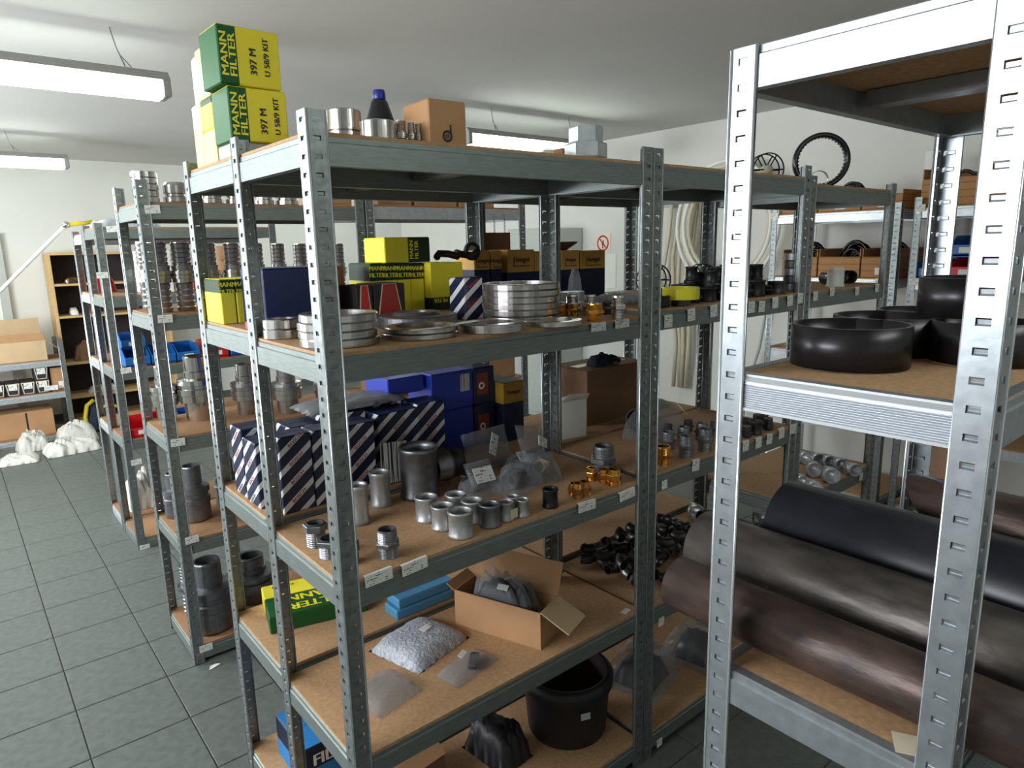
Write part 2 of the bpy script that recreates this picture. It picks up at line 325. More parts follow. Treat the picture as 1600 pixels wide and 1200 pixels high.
def rack(label, x0, x1, y0, y1, H, zs, group=None, m='galv', corners='abcd', bm='beam', lift=0, ribs=(), board='board', drop=.005):
    t = thing('shelf_rack', label, 'rack', ((x0 + x1) / 2, (y0 + y1) / 2, 0), 0, group); cx, cy = (x0 + x1) / 2, (y0 + y1) / 2
    if (H, m) not in UP: UP[H, m] = upright_mesh('upright', H, m)
    for c, px, py, r in (('a', x0, y0, 0), ('b', x1, y0, PI / 2), ('c', x1, y1, PI), ('d', x0, y1, -PI / 2)):
        if c in corners:
            u = put('upright', UP[H, m], t, (px - cx, py - cy, 0), r)
            s = u.modifiers.new('thickness', 'SOLIDIFY'); s.thickness = .0018; s.offset = -1
    L, D = x1 - x0, y1 - y0
    fm = {}
    for i, z in enumerate(zs):
        rb = i in ribs
        key = ('L', rb)
        if key not in fm: fm[key] = MB().extrude(BEAM, -L / 2 + .003, L / 2 - .003).mesh('beam', bm)
        if ('S', rb) not in fm: fm['S', rb] = MB().extrude(RIB if rb else BEAM, -D / 2 + .003, D / 2 - .003).mesh('beam', 'ribbed' if rb else bm)
        put('beam', fm[key], t, (0, -D / 2 + .002, z - drop)); put('beam', fm[key], t, (0, D / 2 - .002, z - drop), PI)
        put('beam', fm['S', rb], t, (-L / 2 + .002, 0, z - drop), -PI / 2); put('beam', fm['S', rb], t, (L / 2 - .002, 0, z - drop), PI / 2)
        if 'bd' not in fm:
            bb = MB().box(-L / 2 + .008, -D / 2 + .006, -.01, L / 2 - .008, D / 2 - .006, 0); fm['bd'] = bb.mesh('shelf_board', board)
            fm['cb'] = MB().box(-.02, -D / 2 + .02, -.035, .02, D / 2 - .02, -.011).mesh('crossbar', bm)
        put('shelf_board', fm['bd'], t, (0, 0, z + .0005)); put('crossbar', fm['cb'], t, (0, 0, z))
    return t
_tg = {}
def ptag(t, px, py, plane, axis=1, w=.03, h=.022, mt='tag_print', fold=True):
    """paper price tag stuck on a beam face of rack t"""
    p = hit(px, py, axis, plane); k = (w, h, mt, axis)
    if k not in _tg:
        b = MB().box(-w / 2, -.0016, -h / 2, w / 2, -.0004, h / 2)
        if fold: b.box(-w / 2, -.0016, h / 2, w / 2, .006, h / 2 + .001)
        _tg[k] = b.mesh('price_tag', mt)
    put('price_tag', _tg[k], t, (p.x - t.location.x, p.y - t.location.y, p.z), (0, rnd.uniform(-.08, .08), -PI / 2 if axis == 0 else 0))
ZA = [1.764, 1.372, .912, .515, .085]; ZB = [1.766, 1.384, .928, .528, .09]
LA, DA, YBR = .924, .395, .77
rA = rack('grey steel rack in front with rings, sockets and open carton', 0, LA, 0, DA, 1.8, ZA)
rB = rack('grey steel rack directly behind the front one, holding striped and yellow cartons', 0, LA, DA + .004, YBR, 1.79, ZB, corners='cd')
rA2 = rack('grey steel rack right of the front one, full of black fittings', LA + .006, 1.738, 0, DA, 1.8, [1.764, 1.385, .918, .505, .085])
rB2 = rack('grey steel rack behind the black fittings, with open brown-and-blue cartons', LA + .006, 1.738, DA + .004, YBR, 1.79, [1.766, 1.37, .92, .52, .09], corners='cd')
rA3 = rack('grey steel rack with pale pipe elbows, end of the front row', 1.744, 2.41, 0, DA, 1.77, [1.745, 1.385, .625, .085])
ZC_ = [1.737, 1.352, .907, .507, .072]
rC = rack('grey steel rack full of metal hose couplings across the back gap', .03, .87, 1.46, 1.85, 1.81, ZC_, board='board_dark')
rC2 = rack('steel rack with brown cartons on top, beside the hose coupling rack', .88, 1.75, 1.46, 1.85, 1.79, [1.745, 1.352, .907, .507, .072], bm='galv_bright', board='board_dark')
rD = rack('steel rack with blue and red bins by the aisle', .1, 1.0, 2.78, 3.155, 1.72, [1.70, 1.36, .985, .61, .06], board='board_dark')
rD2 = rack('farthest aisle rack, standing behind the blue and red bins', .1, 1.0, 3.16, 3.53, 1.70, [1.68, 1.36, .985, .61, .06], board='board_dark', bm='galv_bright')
rR = rack('bright steel rack at right holding black rings and thick pipes', .3, 1.03, -.958, -.63, 1.8, [1.8, 1.382, .932, .33], m='galv_soft', bm='galv_soft', ribs=(1,), drop=-.001)
rG = rack('low-lit steel rack on the right wall, left of the paired uprights', 3.5, 4.0, .40, 1.15, 1.75, [1.72, 1.345, .9, .5, .07], bm='galv_bright')
rG2 = rack('steel rack on the right wall with red bins', 3.5, 4.0, -.75, .335, 1.77, [1.72, 1.345, .9, .5, .07], bm='galv_bright')
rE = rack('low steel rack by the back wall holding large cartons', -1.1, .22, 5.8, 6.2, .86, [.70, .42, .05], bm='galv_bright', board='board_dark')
for t, pl, ax, L_, kw in ((rA, 0, 1, [(592, 902), (648, 885), (917, 791), (980, 773)], dict(w=.062, h=.024)), (rA, 0, 1, [(935, 511), (972, 506)], dict(w=.052, h=.02)),
        (rA2, 0, 1, [(1038, 757), (1033, 971), (1030, 1160)], dict(w=.024, h=.026, fold=False)), (rA2, 0, 1, [(1044, 502), (1080, 492), (1115, 486), (1174, 480), (1190, 479), (1211, 473), (1234, 470), (1250, 466), (1087, 727), (1165, 697), (1185, 692), (1202, 686), (1221, 677), (1239, 670)], dict(w=.034, h=.034)),
        (rA3, 0, 1, [(1274, 463), (1300, 456), (1339, 455), (1370, 450), (1345, 745)], dict(w=.03, h=.03)),
        (rC, 1.46, 1, [(238, 327), (258, 498), (278, 691), (300, 843), (322, 1012)], dict(w=.048, h=.028, fold=False)),
        (rD, 2.78, 1, [(175, 358), (197, 579), (213, 722), (226, 855), (160, 430)], dict(w=.05, h=.03, fold=False)),
        (rG, 3.5, 0, [(1210, 338), (1375, 440)], dict(w=.05, h=.035, fold=False)), (rG2, 3.5, 0, [(1438, 325), (1428, 440)], dict(w=.05, h=.035, fold=False)), (rE, 5.8, 1, [(80, 606)], dict(w=.1, h=.04, fold=False))):
    for px, py in L_: ptag(t, px, py, pl - .001, ax, **kw)
# ---------------------------------------------------------------- builders of the stock
def carton(name, label, cat, x, y, z, w, d, h, mt, rz=0, texts=(), ink='yel_ink', group=None, seam='tape', extra=None):
    t = thing(name, label, cat, (x, y, z), rz, group)
    MB().bbox(0, 0, 0, w, d, h - .0012, .0025).build('body', mt, t)
    fm = M_flap.get(mt, mt)
    b = MB(); b.bbox(.002, .002, 0, w - .002, d / 2 - .001, .0012, .0005); b.bbox(.002, d / 2 + .001, 0, w - .002, d - .002, .0012, .0005)
    b.build('top_flap', fm, t, (0, 0, h - .0012))
    if seam == 'tape' and mt.startswith('carton'): MB().box(w * .1, d / 2 - .022, 0, w * .9, d / 2 + .022, .0004).build('tape', 'tape', t, (0, 0, h))
    b = MB()
    for s, face, u, v, size, rot in texts:
        ux, uy = {'f': ((1, 0, 0), (0, 0, 1)), 'l': ((0, -1, 0), (0, 0, 1)), 't': ((1, 0, 0), (0, 1, 0))}[face]
        o = {'f': (u, 0, v), 'l': (0, u, v), 't': (u, v, h)}[face]
        c, sn = math.cos(math.radians(rot)), math.sin(math.radians(rot)); ux, uy = Vector(ux), Vector(uy)
        b.text(s, o, ux * c + uy * sn, uy * c - ux * sn, size, sx=1.4 if s in ('MANN', 'FILTER') and rot == 90 and size > .014 else 1)
    if b.v: b.build('lettering', ink, t)
    return t
M_flap = {'mann_side': 'yellow', 'mann_top': 'dkgreen', 'mann_foot': 'yellow', 'mann_top_small': 'green', 'hengst': 'hengst_yel', 'hengst_low': 'hengst_yel', 'striped': 'navy', 'mann_flat': 'mann_flat', 'mann_half': 'mann_half', 'mann_sideq': 'mann_side', 'kraft_foot': 'carton_dark'}
_mc = {}
def cached(key, fn):
    if key not in _mc: _mc[key] = fn()
    return _mc[key]
def ring_m(r, h, w, m, n=48):
    c = min(.002, h * .15)
    return cached(('r', round(r, 4), round(h, 4), round(w, 4), m), lambda: MB().lathe([(r - w, 0), (r - c, 0), (r, c), (r, h - c), (r - c, h), (r - w, h)], n, closed=True, smooth=False).mesh('ring', m))
def socket_m(r, h, m, n=32):
    return cached(('s', round(r, 4), round(h, 4), m), lambda: MB().lathe([(r * .8, 0), (r * .97, 0), (r, h * .03), (r, h * .1), (r * .92, h * .15), (r * .92, h * .85), (r, h * .9), (r, h * .97), (r * .97, h), (r * .82, h), (r * .78, h * .93)], n, closed=True).mesh('socket', m))
def nipple_m(r, h, m, hexr=1.18, lo=.42, hi=.62, n=24):
    def f():
        b = MB(); pr = [(r * .78, 0), (r * .93, 0)]
        k = 7
        for i in range(k): pr += [(r * .96, lo * h * (i + .3) / k), (r * .91, lo * h * (i + .8) / k)]
        pr += [(r * .95, lo * h), (r * .95, hi * h)]
        for i in range(k - 1): pr += [(r * .92, h * (hi + (1 - hi) * (i + .3) / k)), (r * .88, h * (hi + (1 - hi) * (i + .8) / k))]
        pr += [(r * .86, h), (r * .74, h)]
        b.lathe(pr, n, closed=True, smooth=False)
        b.lathe([(r * .9, lo * h), (r * hexr * .96, lo * h), (r * hexr, lo * h + .0015), (r * hexr, hi * h - .0015), (r * hexr * .96, hi * h), (r * .9, hi * h)], 6, closed=True, smooth=False)
        return b.mesh('nipple', m)
    return cached(('n', round(r, 4), round(h, 4), m, hexr, lo, hi), f)
def hexcap_m(r, h, m):
    """hexagon nut block: upper and lower hexagons on a short neck"""
    return cached(('h', round(r, 4), round(h, 4), m), lambda: MB().lathe([(r * .6, 0), (r * .6, h * .12)], 20).lathe([(r * .3, h * .12), (r * .96, h * .12), (r, h * .16), (r, h * .5), (r * .97, h * .54), (r * .3, h * .54)], 6, closed=True, smooth=False).lathe([(r * .3, h * .54), (r * .78, h * .54), (r * .8, h * .58), (r * .8, h * .95), (r * .76, h), (r * .3, h)], 6, closed=True, smooth=False).mesh('hex_fitting', m))
def elbow_m(r, R, m, ang=90, n=18, seg=9):
    def f():
        b = MB(); a = math.radians(ang)
        pts = [(R * math.sin(a * i / seg) - R * .45, 0, R * (1 - math.cos(a * i / seg)) - R * .3) for i in range(seg + 1)]
        b.tube(pts, r, n, cap=False); k = len(b.v); b.tube(pts, r * .86, n, cap=False)
        for e in (0, seg): b.add([b.v[e * n + q] for q in range(n)] + [b.v[k + e * n + q] for q in range(n)], [(q, (q + 1) % n, n + (q + 1) % n, n + q) for q in range(n)])
        return b.mesh('elbow', m)
    return cached(('e', round(r, 4), round(R, 4), m, ang), f)
def coupling_m(r, h, m, kind=0):
    """steel hose coupling: ribbed tails and a stepped collar"""
    def f():
        p = [(r * .5, 0), (r * .68, 0)]
        if kind == 0:
            for i in range(5): z = h * .42 * i / 5; p += [(r * .7, z + h * .01), (r * .76, z + h * .055), (r * .68, z + h * .075)]
            p += [(r * .85, h * .42), (r * .85, h * .47), (r, h * .475), (r, h * .52), (r * .9, h * .525), (r * .9, h * .535), (r, h * .54), (r, h * .585), (r * .8, h * .59), (r * .86, h * .66)]
            for i in range(5): z = h * (.66 + .33 * i / 5); p += [(r * .72, z + h * .01), (r * .77, z + h * .045), (r * .7, z + h * .06)]
            p += [(r * .7, h), (r * .55, h)]
        elif kind == 1:
            p += [(r * .72, h * .28), (r * .95, h * .3), (r * .95, h * .4), (r, h * .41), (r, h * .5), (r * .92, h * .51), (r * .92, h * .56), (r, h * .57), (r * .98, h * .64), (r * .62, h * .66), (r * .62, h * .76), (r * .56, h * .77), (r * .56, h * .98), (r * .52, h), (r * .4, h)]
        else:
            p += [(r * .95, h * .02), (r * .95, h * .3), (r, h * .32), (r, h * .42), (r * .9, h * .44), (r * .9, h * .5), (r, h * .52), (r * .98, h * .62), (r * .6, h * .66), (r * .58, h * .98), (r * .55, h), (r * .45, h)]
        return MB().lathe(p, 32, closed=True, smooth=False).mesh('coupling', m)
    return cached(('c', round(r, 4), round(h, 4), m, kind), f)
def one(name, me, label, cat, loc, rot=0, group=None): return tag(put(name, me, None, loc, rot), label, cat, group)
def bag_mesh(w, d, h, seed, m='film', nx=16, ny=12, lump=.28):
    """closed pillow of wrinkled film lying in xy"""
    r = random.Random(seed); ph = [(r.uniform(3, 9), r.uniform(3, 9), r.uniform(0, 6)) for _ in range(7)]
    def wr(x, y): return sum(math.sin(a * x * 2 + b * y * 2 + c) for a, b, c in ph) / 7
    v = []; 
    for s in (0, 1):
        for j in range(ny + 1):
            for i in range(nx + 1):
                x, y = i / nx * 2 - 1, j / ny * 2 - 1; e = (max(0, 1 - x ** 4) * max(0, 1 - y ** 4)) ** .6
                z = h * e * (1 + lump * wr(x, y)) if s else .0006
                v.append((x * w / 2 * (1 + .05 * wr(y * 2, s)), y * d / 2 * (1 + .05 * wr(s, x * 2)), max(z, .0006)))
    f = []; W = nx + 1; N = W * (ny + 1)
    for j in range(ny):
        for i in range(nx):
            a = j * W + i; f.append((a, a + W, a + W + 1, a + 1)); a += N; f.append((a, a + 1, a + W + 1, a + W))
    for i in range(nx): f.append((i, i + 1, N + i + 1, N + i)); a = ny * W + i; f.append((a + 1, a, N + a, N + a + 1))
    for j in range(ny): a = j * W; f.append((a + W, a, N + a, N + a + W)); a += nx; f.append((a, a + W, N + a + W, N + a))
    return MB().add(v, f, 0, True).mesh('bag', m)
def tagcard(t, loc, w, h, rot, m='tag_print', name='paper_label'):
    return put(name, MB().box(-w / 2, -.0006, -h / 2, w / 2, .0006, h / 2).mesh(name, m), t, loc, rot)
def bin_thing(name, label, x, y, z, w, d, h, m, axis=0, group=None, cat='bin'):
    """open-fronted stacking bin, front towards -y (turned to -x when axis is set)"""
    t = thing(name, label, cat, (x, y, z), -PI / 2 if axis else 0, group); k = .004
    b = MB(); b.box(0, 0, 0, w, d, k); b.box(0, d - k, 0, w, d, h)
    for xx in (0, w - k): b.add([(xx, 0, 0), (xx, d, 0), (xx, d, h), (xx, d * .35, h), (xx, 0, h * .55), (xx + k, 0, 0), (xx + k, d, 0), (xx + k, d, h), (xx + k, d * .35, h), (xx + k, 0, h * .55)], [(0, 1, 2, 3, 4), (9, 8, 7, 6, 5), (0, 5, 6, 1), (1, 6, 7, 2), (2, 7, 8, 3), (3, 8, 9, 4), (4, 9, 5, 0)])
    b.build('body', m, t)
    MB().bbox(0, -.006, h * .12, w, .002, h * .58, .003).build('front_lip', m, t)
    tagcard(t, (w / 2, -.0075, h * .33), w * .4, h * .26, 0, 'paper')
    return t
# ---------------------------------------------------------------- main rack, top board
z0 = 1.7672
carton('flat_carton', 'grey flat carton lying under the lower yellow-green filter box', 'box', .012, .405, z0, .125, .11, .03, 'locker')
carton('filter_box', 'lower yellow and green filter box at the left end of the rack top', 'box', .006, .40, z0 + .0305, .128, .11, .112, 'mann_side', 0, [('MANN', 'f', .012, .056, .0145, 90), ('FILTER', 'f', .0295, .056, .0145, 90)], 'yel_ink')
b = MB(); b.text('397 M', (.073, -.0004, .045), (0, 0, 1), (-1, 0, 0), .015); b.text('U 58/9 KIT', (.103, -.0004, .058), (0, 0, 1), (-1, 0, 0), .012)
put('handwriting', b.mesh('handwriting', 'ink'), bpy.data.objects['filter_box'])
t = carton('filter_box', 'upper yellow and green filter box, highest thing on the rack top', 'box', -.006, .398, z0 + .145, .134, .11, .118, 'mann_side', .03, [('MANN', 'f', .012, .06, .0145, 90), ('FILTER', 'f', .0295, .06, .0145, 90)], 'yel_ink')
put('handwriting', b.mesh('handwriting', 'ink'), t, (0, 0, .006))
for i, (y, z, h, w, m, lb) in enumerate(((.62, z0, .075, .05, 'lemon', 'pale yellow filter carton behind the yellow-green ones, bottom of its column'), (.62, z0 + .0755, .07, .05, 'mann_top_small', 'yellow carton with green edge, middle of the column behind the filter boxes'), (.625, z0 + .146, .11, .04, 'lemon', 'tall pale carton on top of the column behind the filter boxes'))):
    carton('filter_carton', lb, 'box', .012, y - .09, z, w, .085, h, m)
one('paper_roll', MB().lathe([(.012, 0), (.026, 0), (.026, .1), (.02, .108), (.012, .108)], 24, closed=True).mesh('paper_roll', 'white'), 'white paper roll standing at the outer end of the rack top', 'roll', (.04, .725, z0 + .145 - .0), 0)
carton('filter_carton', 'yellow carton under the white paper roll', 'box', .013, .625, z0, .055, .065, .1445, 'lemon')
bpy.data.objects['paper_roll'].location.x = .042; bpy.data.objects['paper_roll'].location.y = .66
zt = 1.7650
def topcyl(xl, xr, yt, Y):
    x0, x1 = hit(xl, 190, 1, Y).x, hit(xr, 190, 1, Y).x; return (x0 + x1) / 2, depth(((x0 + x1) / 2, Y, 1.8)) / F * (xr - xl) / 2, hit((xl + xr) / 2, yt, 1, Y).z - zt
x, r, h = topcyl(511, 563, 173, .24)
for k in range(2): one('flange_ring', ring_m(r, h / 2, r * .3, 'stainless'), ('lower' if k == 0 else 'upper') + ' of two steel flange rings on the rack top behind the corner upright', 'ring', (x, .24, zt + k * h / 2))
x, r, h = topcyl(558, 613, 191, .16); one('flange_ring', ring_m(r, h, r * .35, 'chrome'), 'single shiny flange ring on the rack top in front of the black bottle', 'ring', (x, .15, zt))
x, r, h = topcyl(573, 622, 140, .28); t = thing('oil_bottle', 'black plastic bottle with a dark blue cap on the rack top', 'bottle', (x, .29, zt))
MB().lathe([(r * .92, 0), (r, .006), (r, h * .42), (r * .97, h * .5), (r * .5, h * .84), (r * .36, h * .86), (r * .36, h * .87)], 28).build('body', 'bottle', t)
MB().lathe([(r * .4, h * .86), (r * .42, h * .87), (r * .39, h * .97), (r * .34, h), (0, h)], 24).build('cap', 'cap_blue', t)
MB().bbox(-r * .55, -r * 1.04, h * .08, r * .55, -r * .9, h * .36, .002).build('label_panel', 'black', t)
for k, (a, c) in enumerate(((611, 632), (630, 645), (642, 656))):
    x, r, h = topcyl(a, c, 190 + k * 2, .16); one('hose_coupling', coupling_m(r, h, 'stainless', 0), ORD[k] + ' of three small ribbed couplings on the rack top, counted from the bottle', 'coupling', (x, .15, zt))
x0 = hit(655, 205, 1, .2).x; carton('filter_carton', 'small black carton lettered FIL beside the brown carton on the rack top', 'box', x0, .2, zt, .06, .1, hit(660, 201, 1, .2).z - zt, 'black', 0, [('FILTER', 'f', .024, .02, .011, 0)], 'white')
x0 = hit(674, 190, 1, .1).x; x1 = hit(731, 190, 1, .1).x; hh = hit(700, 155, 1, .1).z - zt
t = carton('carton', 'upright brown carton with a round printed mark on the rack top', 'box', x0, .11, zt, x1 - x0, .11, hh, 'carton', -.04)
b = MB(); b.lathe([(.0075, 0), (.0125, 0), (.0125, .0006), (.0075, .0006)], 24, closed=True, T=frame((.045, -.0004, .032), (1, 0, 0), (0, 0, 1))); b.box(.052, -.0008, .036, .056, -.0002, .056); b.lathe([(.002, 0), (.0045, 0), (.0045, .0006), (.002, .0006)], 16, closed=True, T=frame((.045, -.0004, .032), (1, 0, 0), (0, 0, 1)))
b.build('printed_mark', 'ink', t)
carton('flat_carton', 'low brown carton lying on the rack top under the glowing lamp', 'box', hit(765, 220, 1, .28).x, .28, zt, .18, .1, .035, 'carton')
x, r, h = topcyl(890, 957, 196, .09); one('hex_union', hexcap_m(r, h, 'galv_bright'), 'big galvanised hexagon fitting at the right end of the rack top', 'fitting', (x, .11, zt), .3)
one('hex_plug', hexcap_m(.018, .035, 'white'), 'small white plug on the rack top left of the big hexagon fitting', 'fitting', (x - .075, .17, zt))
carton('flat_carton', 'flat brown carton at the right corner of the rack top, behind the upright', 'box', .80, .2, zt, .12, .15, .05, 'carton')
# ---------------------------------------------------------------- main rack, second board
z2 = 1.3727
def stack(n, xl, xr, yb, yt, m, w, what, name='flange_ring', z=z2, jit=.002):
    p, r, s = cylp(xl, xr, yb, z); h = (yb - yt) * s / .985 / n
    for k in range(n):
        lb = (ORD[k] + ' ring from the bottom in the ' + what) if n > 1 else what
        one(name, ring_m(r - (k % 2) * .0012, h - .0004, r * w, m), lb, 'ring', (p.x + rnd.uniform(-jit, jit), p.y + rnd.uniform(-jit, jit), z + k * h))
stack(2, 412, 474, 531, 500, 'stainless', .35, 'pair of steel rings by the dark blue box')
stack(4, 467, 596, 546, 494, 'stainless', .22, 'stack of four steel rings behind the corner upright')
p, r, s = cylp(562, 690, 512, z2)
t = thing('blind_flange', 'big dull grey flange behind the stack of four steel rings', 'ring', (p.x, min(p.y, .385 - r), z2))
MB().lathe([(r * .3, 0), (r * .97, 0), (r, .003), (r, .026), (r * .97, .029), (r * .62, .029), (r * .55, .036), (r * .3, .036)], 48, closed=True, smooth=False).build('disc', 'steel_dull', t)
p, r, s = cylp(593, 720, 533, z2)
for k in range(2): one('flange_ring', ring_m(r - k * .004, .0115, r * .3, 'stainless'), ('lower' if k == 0 else 'upper') + ' of two thin steel rings under a sheet of paper', 'ring', (p.x + k * .004, p.y, z2 + k * .012))
one('paper_slip', MB().box(-.035, -.009, 0, .035, .009, .0006).mesh('paper_slip', 'paper'), 'white paper strip lying on the two thin steel rings', 'paper', (p.x - .03, p.y - r * .86, z2 + .0237), -.1)
p, r, s = cylp(717, 821, 523, z2); one('flange_ring', ring_m(r, .021, r * .32, 'stainless'), 'single steel ring in the middle of the second board, paper draped over it', 'ring', (p.x, p.y, z2))
one('paper_slip', MB().extrude([(-.012, 0), (.012, 0), (.012, .0006), (-.012, .0006)], -.055, .04).mesh('paper_slip', 'paper'), 'curled white paper on the single steel ring, mid board', 'paper', (p.x - .05, p.y + r * .4, z2 + .0215), .25)
stack(6, 751, 880, 506, 446, 'stainless', .14, 'tall stack of six large steel rings')
p, r, s = cylp(818, 915, 513, z2); one('flange_ring', ring_m(r, .0125, r * .34, 'stainless'), 'thin wide steel ring in front of the tall ring stack', 'ring', (p.x, p.y + .006, z2))
for k, (a, c, yb, yt) in enumerate(((864, 889, 496, 478), (889, 908, 495, 478), (916, 946, 503, 478))):
    p, r, s = cylp(a, c, yb, z2); one('brass_nipple', nipple_m(r * .86, (yb - yt) * s * 1.1, 'brass'), ORD[k] + ' of three brass nipples from the left, by the white price tags', 'fitting', (p.x, p.y + .004, z2), .2 + k)
for k, (a, c, yb, yt) in enumerate(((895, 921, 496, 464), (924, 950, 496, 464), (953, 977, 500, 465))):
    p, r, s = cylp(a, c, yb, z2); one('steel_nipple', nipple_m(r * .88, (yb - yt) * s * 1.05, 'chrome'), ORD[k] + ' of three polished steel nipples from the left, behind the brass ones', 'fitting', (p.x, p.y + (.035 if k < 2 else 0), z2), .5)
p, r, s = cylp(925, 972, 488, z2); one('hex_union', hexcap_m(r, .06, 'galv_bright'), 'galvanised hexagon union behind the polished nipples', 'fitting', (min(p.x, .86), p.y + .05, z2), .4)
one('plastic_bag', bag_mesh(.1, .06, .075, 5), 'crumpled clear bag beside the galvanised hexagon union', 'bag', (min(p.x, .86) - .09, p.y + .1, z2))
p, r, s = cylp(978, 998, 490, z2); one('steel_nipple', nipple_m(r, .035, 'dark_steel'), 'dark grey nipple against the right upright of the second board', 'fitting', (min(p.x, .88), p.y + .03, z2))
def BX(xl, xr, yt, Y, z): 
    x0 = hit(xl, yt + 20, 1, Y).x; x1 = hit(xr, yt + 20, 1, Y).x; return x0, x1 - x0, hit((xl + xr) / 2, yt, 1, Y).z - z
zb2 = 1.3848
x0, w_, h_ = BX(722, 751, 433, .30, z2); carton('filter_box', 'dark blue carton with white diagonal stripes left of the tall ring stack', 'box', x0, .29, z2, w_, .07, h_, 'striped', 0, [('BOSCH', 'f', .027, .045, .008, 32), ('BOSCH', 'f', .03, .095, .008, 32)], 'ink_red')
# boxes on the rear board
for k, (x0, w_) in enumerate(((.008, .036), (.046, .044), (.092, .05))):
    h_ = BX(340, 360, 436, .62, zb2)[2]; carton('filter_box', ORD[k] + ' of three yellow filter boxes at the rack end', 'box', x0, .60, zb2, w_, .13, h_, 'mann_top_small' if k < 0 else 'mann_end', 0, [('MANN', 'f', w_ / 2, h_ - .013, .011, 0), ('FILTER', 'f', w_ / 2, h_ - .03, .009, 0)], 'yel_ink')
x0, w_, h_ = BX(410, 510, 418, .43, zb2); carton('blue_carton', 'plain dark blue carton behind the corner upright', 'box', x0, .43, zb2, w_, .15, h_, 'navy_box', 0)
one('red_sleeve', MB().bbox(0, 0, 0, .05, .05, .018, .002).mesh('red_sleeve', 'redlabel'), 'flat dark red packet between the blue carton and the ring pair', 'box', (.012, .402, zb2))
x0, w_, h_ = BX(512, 557, 416, .46, zb2); t = carton('carton', 'brown carton with a black foot, right of the corner upright', 'box', x0, .46, zb2, w_, .14, h_, 'kraft_foot')
t.location.y = .53
for k, (a, c, yt, lb) in enumerate(((557, 583, 446, 'small black carton with a narrow red panel'), (584, 633, 443, 'black carton with a large red trapezoid panel'))):
    x0, w_, h_ = BX(a, c, yt, .415, zb2); t = carton('filter_box', lb, 'box', x0, .415, zb2, w_, .1 if k else .1, h_, 'dark_inside')
    for nm, m, g, dy in (('panel_border', 'cream', 0, -.0006), ('red_panel', 'redlabel' if k else 'red', .0025, -.0012)):
        p_ = [(w_ * .1 + g * 1.4, dy, 0), (w_ * .9 - g * 1.4, dy, 0), (w_ * .72 - g, dy, h_ - g * .4), (w_ * .28 + g, dy, h_ - g * .4)]
        MB().add(p_ + [(q[0], 0, q[2]) for q in p_], [(0, 1, 2, 3), (4, 7, 6, 5), (0, 4, 5, 1), (1, 5, 6, 2), (2, 6, 7, 3), (3, 7, 4, 0)]).build(nm, m, t)
hr = BX(620, 640, 411, .53, zb2)[2]; split('mann_top', 2, hr - .046, '#efe03a', '#20361f')
for k in range(4):
    x0, w_, h_ = BX(579 + k * 21, 600 + k * 21, 411, .53, zb2); carton('filter_box', ORD[k] + ' of four slim yellow filter boxes under the green-ended box', 'box', x0, .53, zb2, w_ - .001, .13, h_, 'mann_top', 0, [('MANN', 'f', w_ / 2, h_ - .014, .0115, 0), ('FILTER', 'f', w_ / 2, h_ - .033, .0115, 0)], 'yel_ink')
x0, w_, h_ = BX(664, 721, 410, .50, zb2); t = carton('filter_box', 'large yellow filter box standing upside down, green foot', 'box', x0 + .018, .50, zb2, w_ - .012, .15, h_, 'mann_foot', .0, [('MANN', 'f', w_ * .72, .011, .012, 180), ('FILTER', 'f', w_ * .72, .027, .011, 180), ('FILTER', 'f', w_ * .25, .027, .011, 180)], 'yel_ink')
hr = BX(620, 640, 411, .53, zb2)[2]; x0, w_, h_ = BX(601, 672, 371, .535, zb2 + hr)
t = carton('filter_box', 'yellow filter box with a green end lying on the row of slim boxes', 'box', x0, .535, zb2 + hr + .001, w_, .12, h_, 'mann_half', 0, [('MANN', 'f', .085, h_ / 2, .012, 90), ('FILTER', 'f', .102, h_ / 2, .012, 90)], 'yel_ink')
hy = BX(664, 721, 410, .50, zb2)[2]; x0 = hit(676, 395, 1, .6).x
t = thing('rubber_gasket', 'black rubber gasket strip looped on top of the large yellow box', 'gasket', (x0 + .07, .57, zb2 + hy + .001))
MB().tube([(-.075 + .02 * i, .02 * math.sin(i * 1.7), .014 + .012 * math.sin(i * 1.1) ** 2) for i in range(9)], .011, 10).build('loop', 'rubber', t)
MB().lathe([(.018, -.006), (.028, -.006), (.028, .006), (.018, .006)], 20, closed=True, T=frame((.055, .0, .028), (1, 0, 0), (0, 0, 1))).build('eyelet', 'rubber', t)
# open brown-and-blue cartons
for k, (a, c, yt) in enumerate(((741, 766, 391), (767, 792, 391), (793, 836, 390), (836, 875, 392), (877, 906, 391), (907, 946, 391))):
    zz = zb2 if k < 2 else 1.3708
    x0, w_, h_ = BX(a, c, yt, .62, zz)
    if k < 2: w_ = min(w_, .922 - x0 if k else 1)
    t = carton('filter_carton', ORD[k] + ' brown-topped dark blue carton from the left in its row', 'box', x0 + .001, .62, zz, w_ - .002, .108, h_, 'hengst' if k != 5 else 'hengst_low', 0, [('Hengst', 'f', w_ * .5, h_ - .035, .023 if w_ > .1 else .017, 0)], 'carton_ink')
    b = MB(); b.box(w_ * .2, -.0005, h_ - .056, w_ * .8, 0, h_ - .053); b.box(w_ * .2, -.0005, h_ - .053, w_ * .23, 0, h_ - .042); b.build('printed_bracket', 'carton_ink', t)
    if k in (2, 4):
        MB().box(0, .13, h_, w_ - .002, .133, h_ + .06).build('open_flap', 'carton_dark', t) if k == 2 else MB().box(0, 0, 0, w_, .004, .06).build('open_flap', 'carton_dark', t, (0, .06, h_), (1.1, 0, .1))
one('plastic_bag', bag_mesh(.05, .03, .1, 9, 'film_dense'), 'clear pointed film scrap in front of the right brown-topped carton', 'bag', (1.19, .55, 1.3708))
